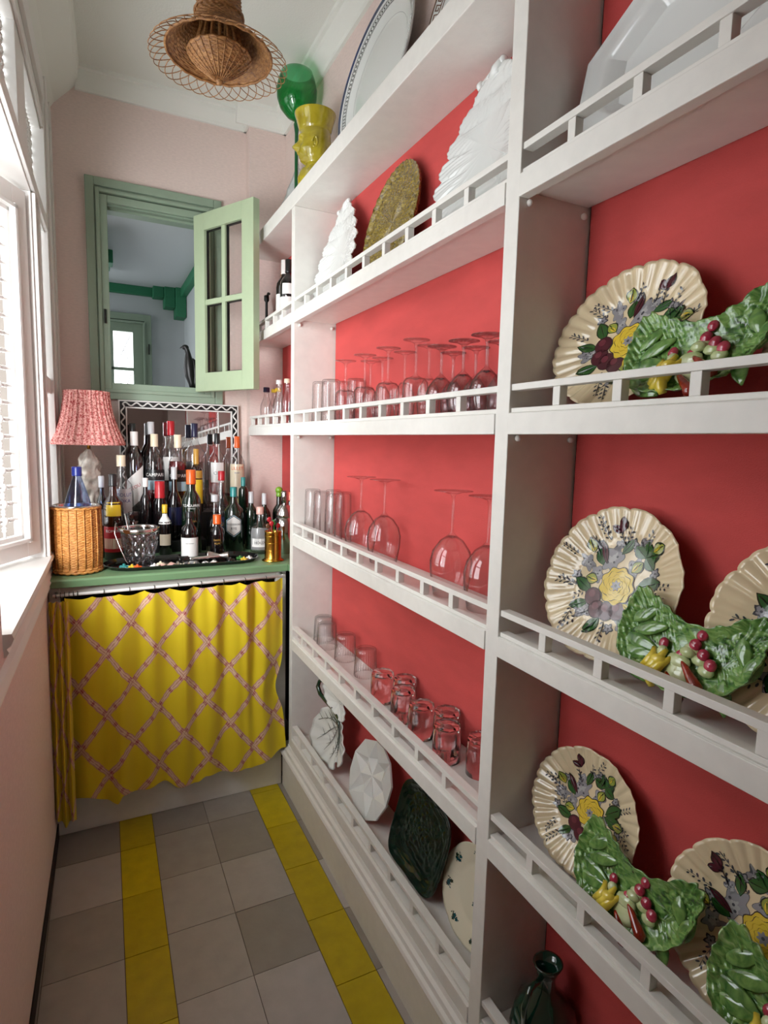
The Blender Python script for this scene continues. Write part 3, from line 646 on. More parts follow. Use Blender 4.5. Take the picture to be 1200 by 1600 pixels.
def veg_dish():
    base = catmull(OUT, 10); n = len(base)
    ctr = [(-.085, .085), (-.06, .06), (-.02, .052), (.02, .055), (.06, .070), (.08, .095)]
    def near(p): return min(ctr, key=lambda c: (c[0] - p[0]) ** 2 + (c[1] - p[1]) ** 2)
    sk = []
    for p in base:
        ws = [(1 / (((c[0] - p[0]) ** 2 + (c[1] - p[1]) ** 2) ** 1.5 + 1e-6), c) for c in ctr]; W = sum(w_ for w_, _ in ws)
        sk.append((sum(w_ * c[0] for w_, c in ws) / W, sum(w_ * c[1] for w_, c in ws) / W))
    K = 30; v = []; f = []
    for k in range(K + 1):
        t = k / K
        for i, p in enumerate(base):
            e = 1 + (.035 * math.sin(i * .68) if k == K else .02 * math.sin(i * .68) * t * t)
            x = sk[i][0] + (p[0] - sk[i][0]) * t * e; y = sk[i][1] + (p[1] - sk[i][1]) * t * e
            vv = noise.voronoi(Vector((x * 42, y * 42, 1)))[0]; h_ = .014 * t ** 2.2 + (.0012 * math.sin(i * .9 + t * 5)) * min(1, t * 1.6) + .0045 * min(.5, vv[1] - vv[0]) + .0008 * math.sin(x * 700 + y * 500)
            v.append((x, y, h_))
    for k in range(K):
        for i in range(n): j = (i + 1) % n; f.append((k * n + i, (k + 1) * n + i, (k + 1) * n + j, k * n + j))
    f.append(tuple(range(n)))
    m = len(v); v += [(p[0], p[1], p[2] - .005) for p in v]; f += [tuple(m + i for i in reversed(q)) for q in f]
    for i in range(n): j = (i + 1) % n; f.append((K * n + i, m + K * n + i, m + K * n + j, K * n + j))
    r = empty('vegetable_dish'); mesh_obj('bowl', v, f, LETT, r, smooth=True)
    for (x, y, L_, a) in ((-.085, .048, .075, .2), (-.085, .068, .07, -.1), (-.075, .088, .065, .4), (-.088, .105, .055, .7), (-.08, .03, .065, -.4), (.080, .100, .045, 2.0), (.094, .080, .05, 1.3), (.07, .045, .05, -1.2)):
        b = MB(); pts = [(x + L_ * (k / 8 - .35) * math.cos(a), y + L_ * (k / 8 - .35) * math.sin(a), .004 + .005 * math.sin(PI * k / 8)) for k in range(9)]
        b.tube(pts, [.0015 + .0105 * math.sin(PI * k / 8) for k in range(9)], 10, T=lambda x, y, z: (x, y, .004 + (z - .004) * .30 + .0006 * math.sin(x * 900 + y * 900))); b.build('lettuce_leaf', LEAFR, r)
    def cluster(name, lst, mt):
        b = MB()
        for c, s3, rr in lst: b.ball(c, rr, 12, 8, sc3=s3)
        b.build(name, mt, r)
    cluster('radish', [((-.034, .078, .008), (1, 1.15, .6), .008), ((.014, .092, .009), (1, 1, .6), .0095), ((.030, .082, .009), (1, 1, .6), .0095), ((.044, .072, .009), (1, 1, .6), .0095), ((-.002, .070, .008), (1, 1, .6), .0085), ((.020, .108, .010), (1, 1, .6), .0085)], GLR)
    cluster('radish_shoulder', [((.010, .084, .0075), (1.2, .8, .5), .0105), ((.026, .073, .0075), (1.2, .8, .5), .0105), ((.040, .062, .0075), (1.2, .8, .5), .0105), ((-.030, .066, .0105), (1, 1.1, .7), .0085), ((.008, .078, .011), (1.2, .8, .7), .010), ((-.002, .062, .008), (1.6, 1, .6), .012), ((.0, .045, .006), (1.5, 1.4, .5), .015)], GLP)
    b = MB()
    for (x0, y0, x1, y1, cv) in ((-.050, .022, -.025, .070, .008), (-.038, .018, -.012, .062, .0), (-.055, .030, -.045, .066, .012), (-.028, .012, -.020, .050, -.006), (-.045, .05, -.015, .055, .004)):
        pts = []
        for k in range(9):
            t = k / 8; pts.append((x0 + (x1 - x0) * t + cv * math.sin(PI * t), y0 + (y1 - y0) * t, .010 + .008 * math.sin(PI * t)))
        b.tube(pts, [.004 + .0045 * math.sin(PI * min(1, k / 8 + .1)) for k in range(9)], 10)
    b.build('yellow_pepper', GLY, r)
    for (x0, y0, x1, y1) in ((.004, .064, .045, .030), (-.012, .040, .022, .004)):
        b = MB(); pts = [(x0 + (x1 - x0) * k / 8, y0 + (y1 - y0) * k / 8, .012) for k in range(9)]
        b.tube(pts, [.002 + .0085 * (k / 8) ** .7 if k < 8 else .004 for k in range(9)], 12); b.build('carrot', GLC, r)
    return r
vd = veg_dish()
def place_dish(o, y, z, tilt=.36, roll=0.0, x=.742):
    o.matrix_world = plate_matrix(y, x, z, tilt, roll)
tag(vd, 'lettuce-shaped vegetable dish, whole outline in view, on the lowest of its three shelves', 'dish', 'moulded vegetable dishes'); place_dish(vd, .600, Z5 + .004, x=.742)
for (y, z, lab, ro, xx) in ((.545, Z4 + .004, 'lettuce-shaped vegetable dish in front of the chest-height floral plates', -.03, .742), (.563, Z3 + .003, 'lettuce-shaped vegetable dish on the eye-level shelf behind the rail', .04, .742),
                    (.345, Z5 + .004, 'green dish edge just entering the photo beside the glaring floral plate', .0, .740)):
    c = copy_tree(vd); c['label'] = lab; place_dish(c, y, z, roll=ro, x=xx)

# octagonal white platter, top right
def poly_dish(name, pts, th, hf, mt, K=10, N=96, parent=None, sub=1, mi_f=None):
    P_ = []
    n0 = len(pts)
    for i in range(n0):
        a, c = pts[i], pts[(i + 1) % n0]
        for k in range(sub): P_.append((a[0] + (c[0] - a[0]) * k / sub, a[1] + (c[1] - a[1]) * k / sub))
    n = len(P_); v = []; f = []
    cx = sum(p[0] for p in P_) / n; cy = sum(p[1] for p in P_) / n
    for k in range(K + 1):
        t = k / K
        for i, p in enumerate(P_): x = cx + (p[0] - cx) * t; y = cy + (p[1] - cy) * t; v.append((x, y, hf(x, y, t, i / n)))
    for k in range(K):
        for i in range(n): j = (i + 1) % n; f.append((k * n + i, (k + 1) * n + i, (k + 1) * n + j, k * n + j))
    m = len(v); v += [(p[0], p[1], p[2] - th) for p in v]; f += [tuple(m + i for i in reversed(q)) for q in f]
    for i in range(n): j = (i + 1) % n; f.append((K * n + i, m + K * n + i, m + K * n + j, K * n + j))
    return mesh_obj(name, v, f, mt, parent, smooth=True)
oct_ = [(math.cos(PI / 8 + k * PI / 4) * .205, math.sin(PI / 8 + k * PI / 4) * .150) for k in range(8)]
o = poly_dish('octagonal_platter', oct_, .006, lambda x, y, t, i: .024 * max(0, min(1, (t - .62) / .14)) + .002 * (t > .97), CERW, K=24, sub=14)
es = o.modifiers.new('edges', 'EDGE_SPLIT'); es.split_angle = math.radians(35)
stand(o, .680, Z2, .139, .20); tag(o, 'large plain octagonal white platter on the upper right shelf', 'platter')

# large oval platter with blue rim, on top of the shelving
d = Dish(.262, .220, lambda r, t: .026 * max(0, (r - .68) / .32) ** 1.2, None, N=180, K=26, th=.006)
def ringdec(d, r0, r1, m, n=180, lift=.0007, skip=None):
    for i in range(n):
        if skip and skip(i): continue
        t0, t1 = 2 * PI * i / n, 2 * PI * (i + 1) / n; k = len(d.v)
        d.v += [d.P(r0, t0, lift), d.P(r1, t0, lift), d.P(r1, t1, lift), d.P(r0, t1, lift)]; d.f.append((k, k + 1, k + 2, k + 3)); d.mi.append(m)
ringdec(d, .955, .992, 1); ringdec(d, .855, .862, 2); ringdec(d, .915, .922, 2)
for i in range(96):
    t = 2 * PI * i / 96; d_r = .888
    for q in (-1, 1):
        p0 = (d_r - .022 * q, t - .02); p1 = (d_r + .022 * q, t + .02); k = len(d.v)
        d.v += [d.P(p0[0], p0[1], .0008), d.P(p0[0] + .014, p0[1], .0008), d.P(p1[0], p1[1], .0008), d.P(p1[0] - .014, p1[1], .0008)]; d.f.append((k, k + 1, k + 2, k + 3)); d.mi.append(2)
ringdec(d, .70, .704, 3)
o = d.build('oval_platter', [CERW, DEC['blue'], DEC['blk'], DEC['grey']]); stand(o, 1.80, Z1, .220, .16, xback=.874); tag(o, 'big white oval platter with blue rim standing on top of the shelving', 'platter')
# greek key plate
d = Dish(.155, .155, lambda r, t: .016 * max(0, (r - .6) / .4), None, N=120, K=16)
ringdec(d, .96, .995, 1, 120); ringdec(d, .74, .76, 1, 120)
for i in range(40):
    t = 2 * PI * i / 40; w_ = 2 * PI / 40
    for (r0, r1, a0, a1) in ((.79, .93, .0, .14), (.90, .93, .0, .7), (.83, .93, .58, .72), (.83, .86, .3, .72), (.79, .82, .86, 1.0), (.79, .815, 0, 1.0)):
        k = len(d.v); d.v += [d.P(r0, t + a0 * w_, .0008), d.P(r1, t + a0 * w_, .0008), d.P(r1, t + a1 * w_, .0008), d.P(r0, t + a1 * w_, .0008)]; d.f.append((k, k + 1, k + 2, k + 3)); d.mi.append(1)
o = d.build('key_pattern_plate', [CERW, LC['brown']]); stand(o, 1.335, Z1, .155, .16, xback=.874); tag(o, 'plate with brown key border, only its edge showing at the top', 'plate')
# pale shell-like dish at the far end on top
rn = random.Random(5); pts = [(-.19, -.02), (-.185, .05), (-.15, .09), (-.10, .13), (-.05, .17), (0.0, .245), (.03, .26), (.07, .22), (.11, .20), (.15, .12), (.19, .08), (.20, .0), (.15, -.01), (0, -.012), (-.1, -.01)]
ICE = mat('pale_grey_translucent_ceramic', (186, 190, 188), .18, coat=.7, noise_amt=.15, noise_scale=40)
o = poly_dish('shell_dish', pts, .006, lambda x, y, t, i: .03 * t ** 2 + .008 * noise.noise(Vector((x * 30, y * 30, 3))), ICE, K=12, sub=3)
o.matrix_world = plate_matrix(2.66, .812, Z1 + .022, .24); tag(o, 'rough pale grey shell dish behind the green glass stem', 'dish')

# green goblet and yellow head vase
g = tag(empty('goblet', (.775, 2.43, Z1)), 'giant green glass goblet on top of the shelving', 'goblet')
b = MB(); H0 = .345
pr = [(.0035, H0), (.012, H0 + .004), (.04, H0 + .02), (.066, H0 + .05), (.078, H0 + .085), (.080, H0 + .12), (.072, H0 + .155), (.062, H0 + .182)]
b.lathe(pr + [(r - .003, z) for r, z in reversed(pr[1:])] + [(.0005, H0 + .007)], 40); b.build('bowl', GGLASS, g)
b = MB(); b.lathe([(.050, 0), (.050, .004), (.012, .010), (.008, .03), (.0075, .30), (.011, .325), (.013, .335), (.008, .345), (.0005, .346)], 24); b.build('stem', GSTEM, g)
YG = ramp_mat('mustard_glaze', [(.3, (150, 134, 18)), (.7, (194, 178, 52))], 12, bump=0)
v_ = tag(empty('head_vase', (.775, 2.205, Z1), 2.85), 'mustard yellow vase shaped as a head with a flared crown', 'vase')
b = MB()
pr = [(.050, 0), (.058, .01), (.060, .04), (.050, .065), (.036, .085), (.036, .095), (.048, .11), (.056, .135), (.060, .165), (.058, .19), (.056, .205), (.060, .212), (.066, .235), (.075, .262), (.0765, .268), (.0725, .268), (.060, .225), (.04, .215), (.001, .213)]
def face(r, z, a):
    fr_ = math.cos(a); e = 0
    if .085 < z < .212 and fr_ > 0:
        e += .018 * math.exp(-((a if a < PI else a - 2 * PI) / .20) ** 2) * math.exp(-((z - .150) / .016) ** 2)
        aa = a if a < PI else a - 2 * PI
        e += .007 * math.exp(-(aa / .32) ** 2) * (math.exp(-((z - .127) / .005) ** 2) + math.exp(-((z - .117) / .004) ** 2))
        e += .008 * math.exp(-(aa / .30) ** 2) * math.exp(-((z - .103) / .009) ** 2)
        e -= .007 * (math.exp(-((aa - .42) / .18) ** 2) + math.exp(-((aa + .42) / .18) ** 2)) * math.exp(-((z - .165) / .010) ** 2)
        e += .006 * (math.exp(-((aa - .42) / .25) ** 2) + math.exp(-((aa + .42) / .25) ** 2)) * math.exp(-((z - .182) / .006) ** 2)
        e += .005 * (math.exp(-((aa - .62) / .2) ** 2) + math.exp(-((aa + .62) / .2) ** 2)) * math.exp(-((z - .138) / .012) ** 2)
    if z < .08: e += .004 * math.sin(6 * a)
    return r + e * 1.5
def dense(pr, n):
    out = []
    for (r0, z0), (r1, z1) in zip(pr, pr[1:]): out += [(r0 + (r1 - r0) * k / n, z0 + (z1 - z0) * k / n) for k in range(n)]
    return out + [pr[-1]]
b.lathe(dense(pr, 5), 72, rf=face); b.build('body', YG, v_)
for s_ in (-1, 1):
    b = MB(); b.tube([(.004 + .013 * math.cos(t) * .7, s_ * (.057 + .004 * math.sin(t)), .152 + .017 * math.sin(t)) for t in [k * .55 for k in range(11)]], .0045, 8); b.ball((.002, s_ * .055, .152), .010, 8, 6, sc3=(.8, .4, 1.2)); b.build('ear', YG, v_)

# leaf platters and woven gold plate, second shelf down
def width_at(z):
    tab = [(0, .125), (.05, .165), (.10, .180), (.15, .181), (.20, .170), (.24, .150), (.28, .120), (.32, .085), (.35, .050), (.368, .018)]
    for (a, va), (c, vc) in zip(tab, tab[1:]):
        if z <= c: return va + (vc - va) * (z - a) / (c - a)
    return .01
zs_ = [.368 * k / 90 for k in range(91)]
scal = lambda z: 1 - .13 * (1 - abs(math.sin(PI * z / .052)) ** .7)
LP = [(-width_at(z) * scal(z), z * .955) for z in zs_] + [(width_at(z) * scal(z + .026), z * .955) for z in reversed(zs_)]
def leafh(x, y, t, i):
    m_ = max(0, min(1, (t - .38) * 3.5)); cell = (y % .050) / .050; fan = math.atan2((cell - .5) * .05, abs(x) * .25 + .01)
    return .014 * t ** 2 + m_ * (.0045 * abs(math.sin(PI * y / .050)) ** .6 + .0014 * math.sin(fan * 26 + abs(x) * 160))
for (y, lab) in ((2.020, 'white scalloped leaf platter at the far end of its shelf'), (1.150, 'white scalloped leaf platter half hidden by the near upright')):
    o = poly_dish('leaf_platter', LP, .006, leafh, CERW, K=40)
    b = MB(); b.ball((-.070, .340, .012), .011, 12, 8); b.tube([(-.060, .340, .012), (-.03, .345, .012), (0, .340, .012)], [.006, .009, .006], 8); b.build('knob', CERW, o)
    b = MB(); b.tube([(-.030, .335, .01), (-.015, .350, .012), (.004, .358, .012)], [.010, .013, .010], 10); b.ball((.006, .359, .012), .010, 12, 8); b.build('crest', CERW, o)
    o.matrix_world = plate_matrix(y, .768, Z2 + .003, .22); tag(o, lab, 'platter', 'white leaf platters')
GW = ramp_mat('gold_green_glaze', [(.3, (64, 50, 14)), (.5, (124, 104, 34)), (.68, (168, 148, 66))], 55, bump=.5, stretch=(1, 3, 1))
def weave(r, t): return (.012 if r > .9 else 0) * (r - .9) * 10 + .0022 * math.sin(r * 75) * math.sin(t * 34 + (0 if int(r * 24) % 2 else PI)) * min(1, r * 4) + .004 * (abs(r - .78) < .02)
o = Dish(.170, .172, weave, lambda t: 1 + .008 * math.sin(t * 44), N=240, K=60).build('woven_plate', GW); stand(o, 1.655, Z2, .174, .2); tag(o, 'olive gold plate with moulded basket weave between the white platters', 'plate')

# lowest shelf: leaf dish, faceted platter, green platter, flowered plate
leafd = tag(empty('leaf_dish'), 'white two-leaf dish with green veins and a green twig handle', 'dish')
l1 = [(-.075, .175), (-.12, .13), (-.155, .07), (-.150, .02), (-.10, -.005), (-.02, .0), (.05, .01), (.105, .015), (.115, .05), (.145, .045), (.160, .09), (.150, .12), (.120, .145), (.105, .172), (.06, .19), (0, .20)]
o = poly_dish('lower_leaf', catmull([(x, y) for x, y in l1], 4), .005, lambda x, y, t, i: .028 * t ** 1.6 + .0035 * math.sin(i * 2 * PI * 13) * t, CERW, K=14, parent=leafd)
l2 = [(-.12, .25), (-.085, .215), (-.03, .20), (.05, .195), (.10, .19), (.115, .215), (.09, .245), (.02, .27), (-.06, .275)]
poly_dish('upper_leaf', catmull(l2, 4), .005, lambda x, y, t, i: .014 + .020 * t ** 1.6 + .003 * math.sin(i * 2 * PI * 11) * t, CERW, K=12, parent=leafd)
DKG = mat('dark_green_glaze', (12, 54, 40), .1, coat=1.0)
b = MB(); b.tube([(-.135, .262, .03), (-.155, .25, .036), (-.16, .225, .036), (-.13, .205, .032), (-.07, .198, .026), (.0, .196, .024), (.07, .19, .03), (.10, .17, .038)], [.006, .008, .009, .009, .008, .007, .006, .003], 10); b.build('handle', DKG, leafd)
b = MB()
def l1h(x, y): return .0285 * min(1, math.hypot((x - .0) / .15, (y - .09) / .10)) ** 1.6 + .004
for (x, y) in ((-.13, .10), (-.09, .04), (-.02, .03), (.05, .03), (.10, .06), (-.03, .15)):
    x0, y0 = .085, .165; n_ = 10; pts = []
    for k in range(n_ + 1):
        t = k / n_; px = x0 + (x - x0) * t; py = y0 + (y - y0) * t + .02 * math.sin(PI * t) * (1 if x < 0 else -.3); pts.append((px, py, l1h(px, py)))
    b.tube(pts, [.0022 * (1 - k / n_) + .0006 for k in range(n_ + 1)], 6)
    for k in (4, 6, 8):
        p = pts[k]
        for s_ in (-1, 1): q = (p[0] - .025, p[1] + s_ * .016, 0); b.tube([p, (q[0], q[1], l1h(q[0], q[1]))], [.0011, .0005], 5)
b.build('vein', DKG, leafd)
leafd.matrix_world = plate_matrix(1.985, .775, Z6 + .008, .22)
fo = [(0, .243), (-.075, .215), (-.122, .150), (-.128, .085), (-.10, .02), (-.035, 0), (.045, 0), (.105, .035), (.140, .10), (.145, .165), (.105, .220), (.05, .243)]
v = [(p[0], p[1], .026) for p in fo] + [((p[0] * .5), (p[1] - .12) * .5 + .12, .004 + .014 * (k % 2)) for k, p in enumerate(fo)] + [(0.0, .125, .012)]
n = len(fo); f = []
for i in range(n):
    j = (i + 1) % n
    if i % 2: f += [(i, j, n + i), (j, n + j, n + i)]
    else: f += [(i, j, n + j), (i, n + j, n + i)]
    f.append((n + i, n + j, 2 * n))
m = len(v); v += [(p[0], p[1], p[2] - .006) for p in v]; f += [tuple(m + i for i in reversed(q)) for q in f]
for i in range(n): j = (i + 1) % n; f.append((i, m + i, m + j, j))
o = mesh_obj('faceted_platter', v, f, CERW); o.matrix_world = plate_matrix(1.640, .778, Z6 + .002, .24); tag(o, 'white oval platter faceted like cut paper on the lowest shelf', 'platter')
go = [(-.085, .235), (-.118, .20), (-.125, .12), (-.128, .04), (-.105, .0), (-.01, -.002), (.085, 0), (.125, .03), (.138, .10), (.142, .18), (.118, .228), (.03, .248), (-.03, .248)]
GP = ramp_mat('dark_emerald_glaze', [(.35, (2, 18, 14)), (.65, (8, 44, 33))], 30, rough=.16)
GP.node_tree.nodes['Principled BSDF'].inputs['Coat Weight'].default_value = .25
def ghf(x, y, t, i):
    q = noise.voronoi(Vector((x * 55, y * 55, 0)))[0]; return .018 * max(0, (t - .75) * 4) + .0065 * (q[1] - q[0]) * (1 if t < .93 else .3)
o = poly_dish('emerald_platter', catmull(go, 6), .006, ghf, GP, K=60); o.matrix_world = plate_matrix(1.330, .778, Z6 + .003, .24); tag(o, 'dark green platter with curly moulded relief on the lowest shelf', 'platter')
d = Dish(.133, .113, lambda r, t: (.0 if r < .62 else .014 * ((r - .62) / .38) ** .6) + (.001 if .61 < r < .64 else 0), lambda t: 1 - .02 * (1 - abs(math.sin(t * 6)) ** .5), N=144, K=24)
rn = random.Random(8)
for k in range(8):
    t = 2 * PI * k / 8 + .35; rr = .80
    for q in range(5): d.blob(rr * math.cos(t) + rn.uniform(-.06, .06), rr * math.sin(t) + rn.uniform(-.06, .06), .035, 1 + q % 2, .0008 + q * .0001, wob=.3, lobes=5, rot=rn.random() * 6, n=20)
    d.twig(rr * math.cos(t), rr * math.sin(t), .12, t + 1.6, 1, 4); d.twig(rr * math.cos(t), rr * math.sin(t), .12, t - 1.4, 2, 4)
for (u, v0) in ((-.05, .18), (.05, -.2)):
    for q in range(7): d.blob(u + rn.uniform(-.09, .09), v0 + rn.uniform(-.09, .09), .05, 1 + q % 2, .0008 + q * .0001, wob=.3, lobes=5, rot=rn.random() * 6, n=20)
o = d.build('flowered_plate', [CREAM2, DEC['teal'], DEC['leaf2']]); stand(o, 1.079, Z6, .113, .34); tag(o, 'ivory plate with teal flower sprays, cut by the near upright', 'plate')
# green jug near lower right
j = tag(empty('green_jug', (.797, .808, Z6)), 'dark green bottle jug in the shadowed bottom right shelf', 'jug')
b = MB(); b.lathe([(.054, 0), (.064, .01), (.067, .04), (.058, .08), (.034, .108), (.020, .125), (.018, .150), (.024, .168), (.028, .178), (.024, .178), (.015, .150), (.014, .13), (.001, .12)], 32, rf=lambda r, z, a: r * (1 + .03 * math.sin(a * 8) * (z < .1)) * (1 + .18 * max(0, math.cos(a)) * (z > .165))); b.build('body', DKG, j)
b = MB(); b.tube([(-.02, -.005, .155), (-.05, -.01, .15), (-.068, -.015, .12), (-.066, -.015, .08)], .006, 10); b.build('handle', DKG, j)

# ---------------------------------------------------------------- glassware
def wineglass(hgt, rf, rb, kind='round', mt=CLEAR):
    # profile upright then turned over: foot on top, rim on the shelf
    st = hgt * (.42 if kind != 'goblet' else .46)
    foot = [(.0005, 0), (rf * .98, 0), (rf, .0012), (rf * .5, .004), (.006, .010), (.0033, .022), (.0032, st - .012), (.005, st - .004)]
    bh = hgt - st
    if kind == 'round': o_ = [(.012, st + bh * .02), (rb * .55, st + bh * .10), (rb * .88, st + bh * .27), (rb, st + bh * .45), (rb * .96, st + bh * .68), (rb * .80, hgt)]
    elif kind == 'goblet': o_ = [(.016, st + bh * .02), (rb * .75, st + bh * .04), (rb * .96, st + bh * .12), (rb, st + bh * .3), (rb, hgt)]
    else: o_ = [(.010, st + bh * .05), (rb * .35, st + bh * .2), (rb * .70, st + bh * .42), (rb * .95, st + bh * .72), (rb, hgt)]
    inn = [(max(.0005, r - .0011), z + .0011 if k < len(o_) - 1 else z) for k, (r, z) in enumerate(o_)][::-1] + [(.0005, st + bh * .05 + .003)]
    pr = [(r, hgt - z) for r, z in foot + o_ + inn]
    b = MB(); b.lathe(pr, 32); return b.build('wine_glass', mt)
def tumbler(hgt, r0, r1, kind='plain', mt=CLEAR, name='tumbler'):
    # r0 base, r1 rim; turned over (base on top)
    if kind == 'ribbed': rf = lambda r, z, a: r * (1 + .022 * math.cos(a * 28)) if r > .02 else r; seg = 112
    elif kind == 'octagon': rf = lambda r, z, a: (r / math.cos(((a + PI / 8) % (PI / 4)) - PI / 8) * .965 if z > hgt * .25 else r); seg = 48
    elif kind == 'dimple': rf = lambda r, z, a: r * (1 + .03 * math.cos(a * 12) * math.cos(z * 260)) if r > .02 else r; seg = 60
    else: rf = None; seg = 32
    th = .0024; bt = .014 if kind == 'octagon' else .006
    nz = 14 if kind == 'dimple' else 4
    out = [(r1 + (r0 - r1) * k / nz, hgt * k / nz) for k in range(nz + 1)]
    pr = [(.0005, hgt - bt), (r0 - th - .004, hgt - bt), (r0 - th - .001, hgt - bt - .006), (r1 - th * .6, 0)] + out[:-1] + [(r0 - .001, hgt - .003), (r0 - .005, hgt), (r0 * .6, hgt - .001), (.0005, hgt - .002)]
    b = MB(); b.lathe(pr, seg, rf=rf); return b.build(name, mt)
ordn = ['first', 'second', 'third', 'fourth', 'fifth', 'sixth', 'seventh']
def put(proto, items, fmt, cat, group):
    if fmt: items = sorted(items, key=lambda q: -q[1])
    for k, it in enumerate(items):
        o = proto if k == 0 else proto.copy()
        if k: COL.objects.link(o)
        o.location = it[:3]
        if len(it) > 4: o.rotation_euler = (0, 0, it[4])
        tag(o, it[3] if len(it) > 3 and it[3] else fmt.format(ordn[k]), cat, group)
# eye-level shelf
put(tumbler(.155, .032, .035, 'dimple'), [(.766, 2.085, Z3), (.766, 1.985, Z3), (.830, 2.020, Z3), (.830, 1.905, Z3)], 'tall dimpled glass tumbler, {} from the far upright on the eye-level shelf', 'tumbler', 'dimpled tumblers')
put(wineglass(.205, .035, .034, 'goblet'), [(.763, 1.845, Z3), (.763, 1.690, Z3), (.763, 1.530, Z3), (.763, 1.368, Z3)], 'upturned stemmed goblet, {} from the far end in the front row', 'glass', 'front row goblets on the eye-level shelf')
put(wineglass(.204, .034, .032, 'round'), [(.833, 1.800, Z3), (.833, 1.710, Z3), (.833, 1.560, Z3), (.833, 1.420, Z3)], 'upturned slim wine glass, {} from the far end in the rear row', 'glass', 'rear row wine glasses on the eye-level shelf')
put(wineglass(.172, .036, .037, 'round', SMOKE), [(.765, 1.245, Z3), (.765, 1.150, Z3), (.765, 1.060, Z3)], 'upturned smoky wine glass in the front row, {} of its row from the far end', 'glass', 'front row smoky glasses')
put(wineglass(.170, .033, .031, 'round', SMOKE), [(.834, 1.300, Z3), (.834, 1.200, Z3), (.834, 1.100, Z3)], 'upturned smoky wine glass in the rear row, {} of its row from the far end', 'glass', 'rear row smoky glasses')
# chest-height shelf
put(tumbler(.185, .030, .033, 'plain'), [(.764, 2.160, Z4), (.764, 2.060, Z4), (.830, 2.110, Z4), (.830, 2.010, Z4), (.766, 1.945, Z4)], 'tall plain highball glass, {} from the far upright, chest-height shelf', 'tumbler', 'plain highball glasses')
put(wineglass(.258, .048, .053, 'round'), [(.788, 1.755, Z4, 'big upturned wine glass beside the highball glasses'), (.805, 1.615, Z4, 'big upturned wine glass with shadow on the red back'), (.788, 1.205, Z4, 'big upturned wine glass alone in front before the upright'),
    (.790, 1.060, Z4, 'big upturned wine glass half cut by the near upright')], '', 'glass', 'big wine glasses')
# fourth shelf of tumblers
put(tumbler(.096, .036, .040, 'ribbed'), [(.818, 2.165, Z5), (.798, 2.075, Z5), (.815, 1.930, Z5), (.822, 1.765, Z5)], 'fine ribbed tumbler upside down, {} from the far upright, knee-height shelf', 'tumbler', 'ribbed tumblers')
put(tumbler(.095, .034, .037, 'octagon', CLEAR2), [(.786, 1.560, Z5), (.786, 1.425, Z5), (.786, 1.320, Z5), (.786, 1.190, Z5)], 'eight-sided tumbler upside down in the front row, {} from the far end', 'tumbler', 'front row eight-sided tumblers')
put(tumbler(.095, .034, .037, 'octagon', CLEAR2), [(.828, 1.493, Z5), (.828, 1.256, Z5), (.828, 1.100, Z5)], 'eight-sided tumbler in the rear against the red, {} from the far end', 'tumbler', 'rear row eight-sided tumblers')

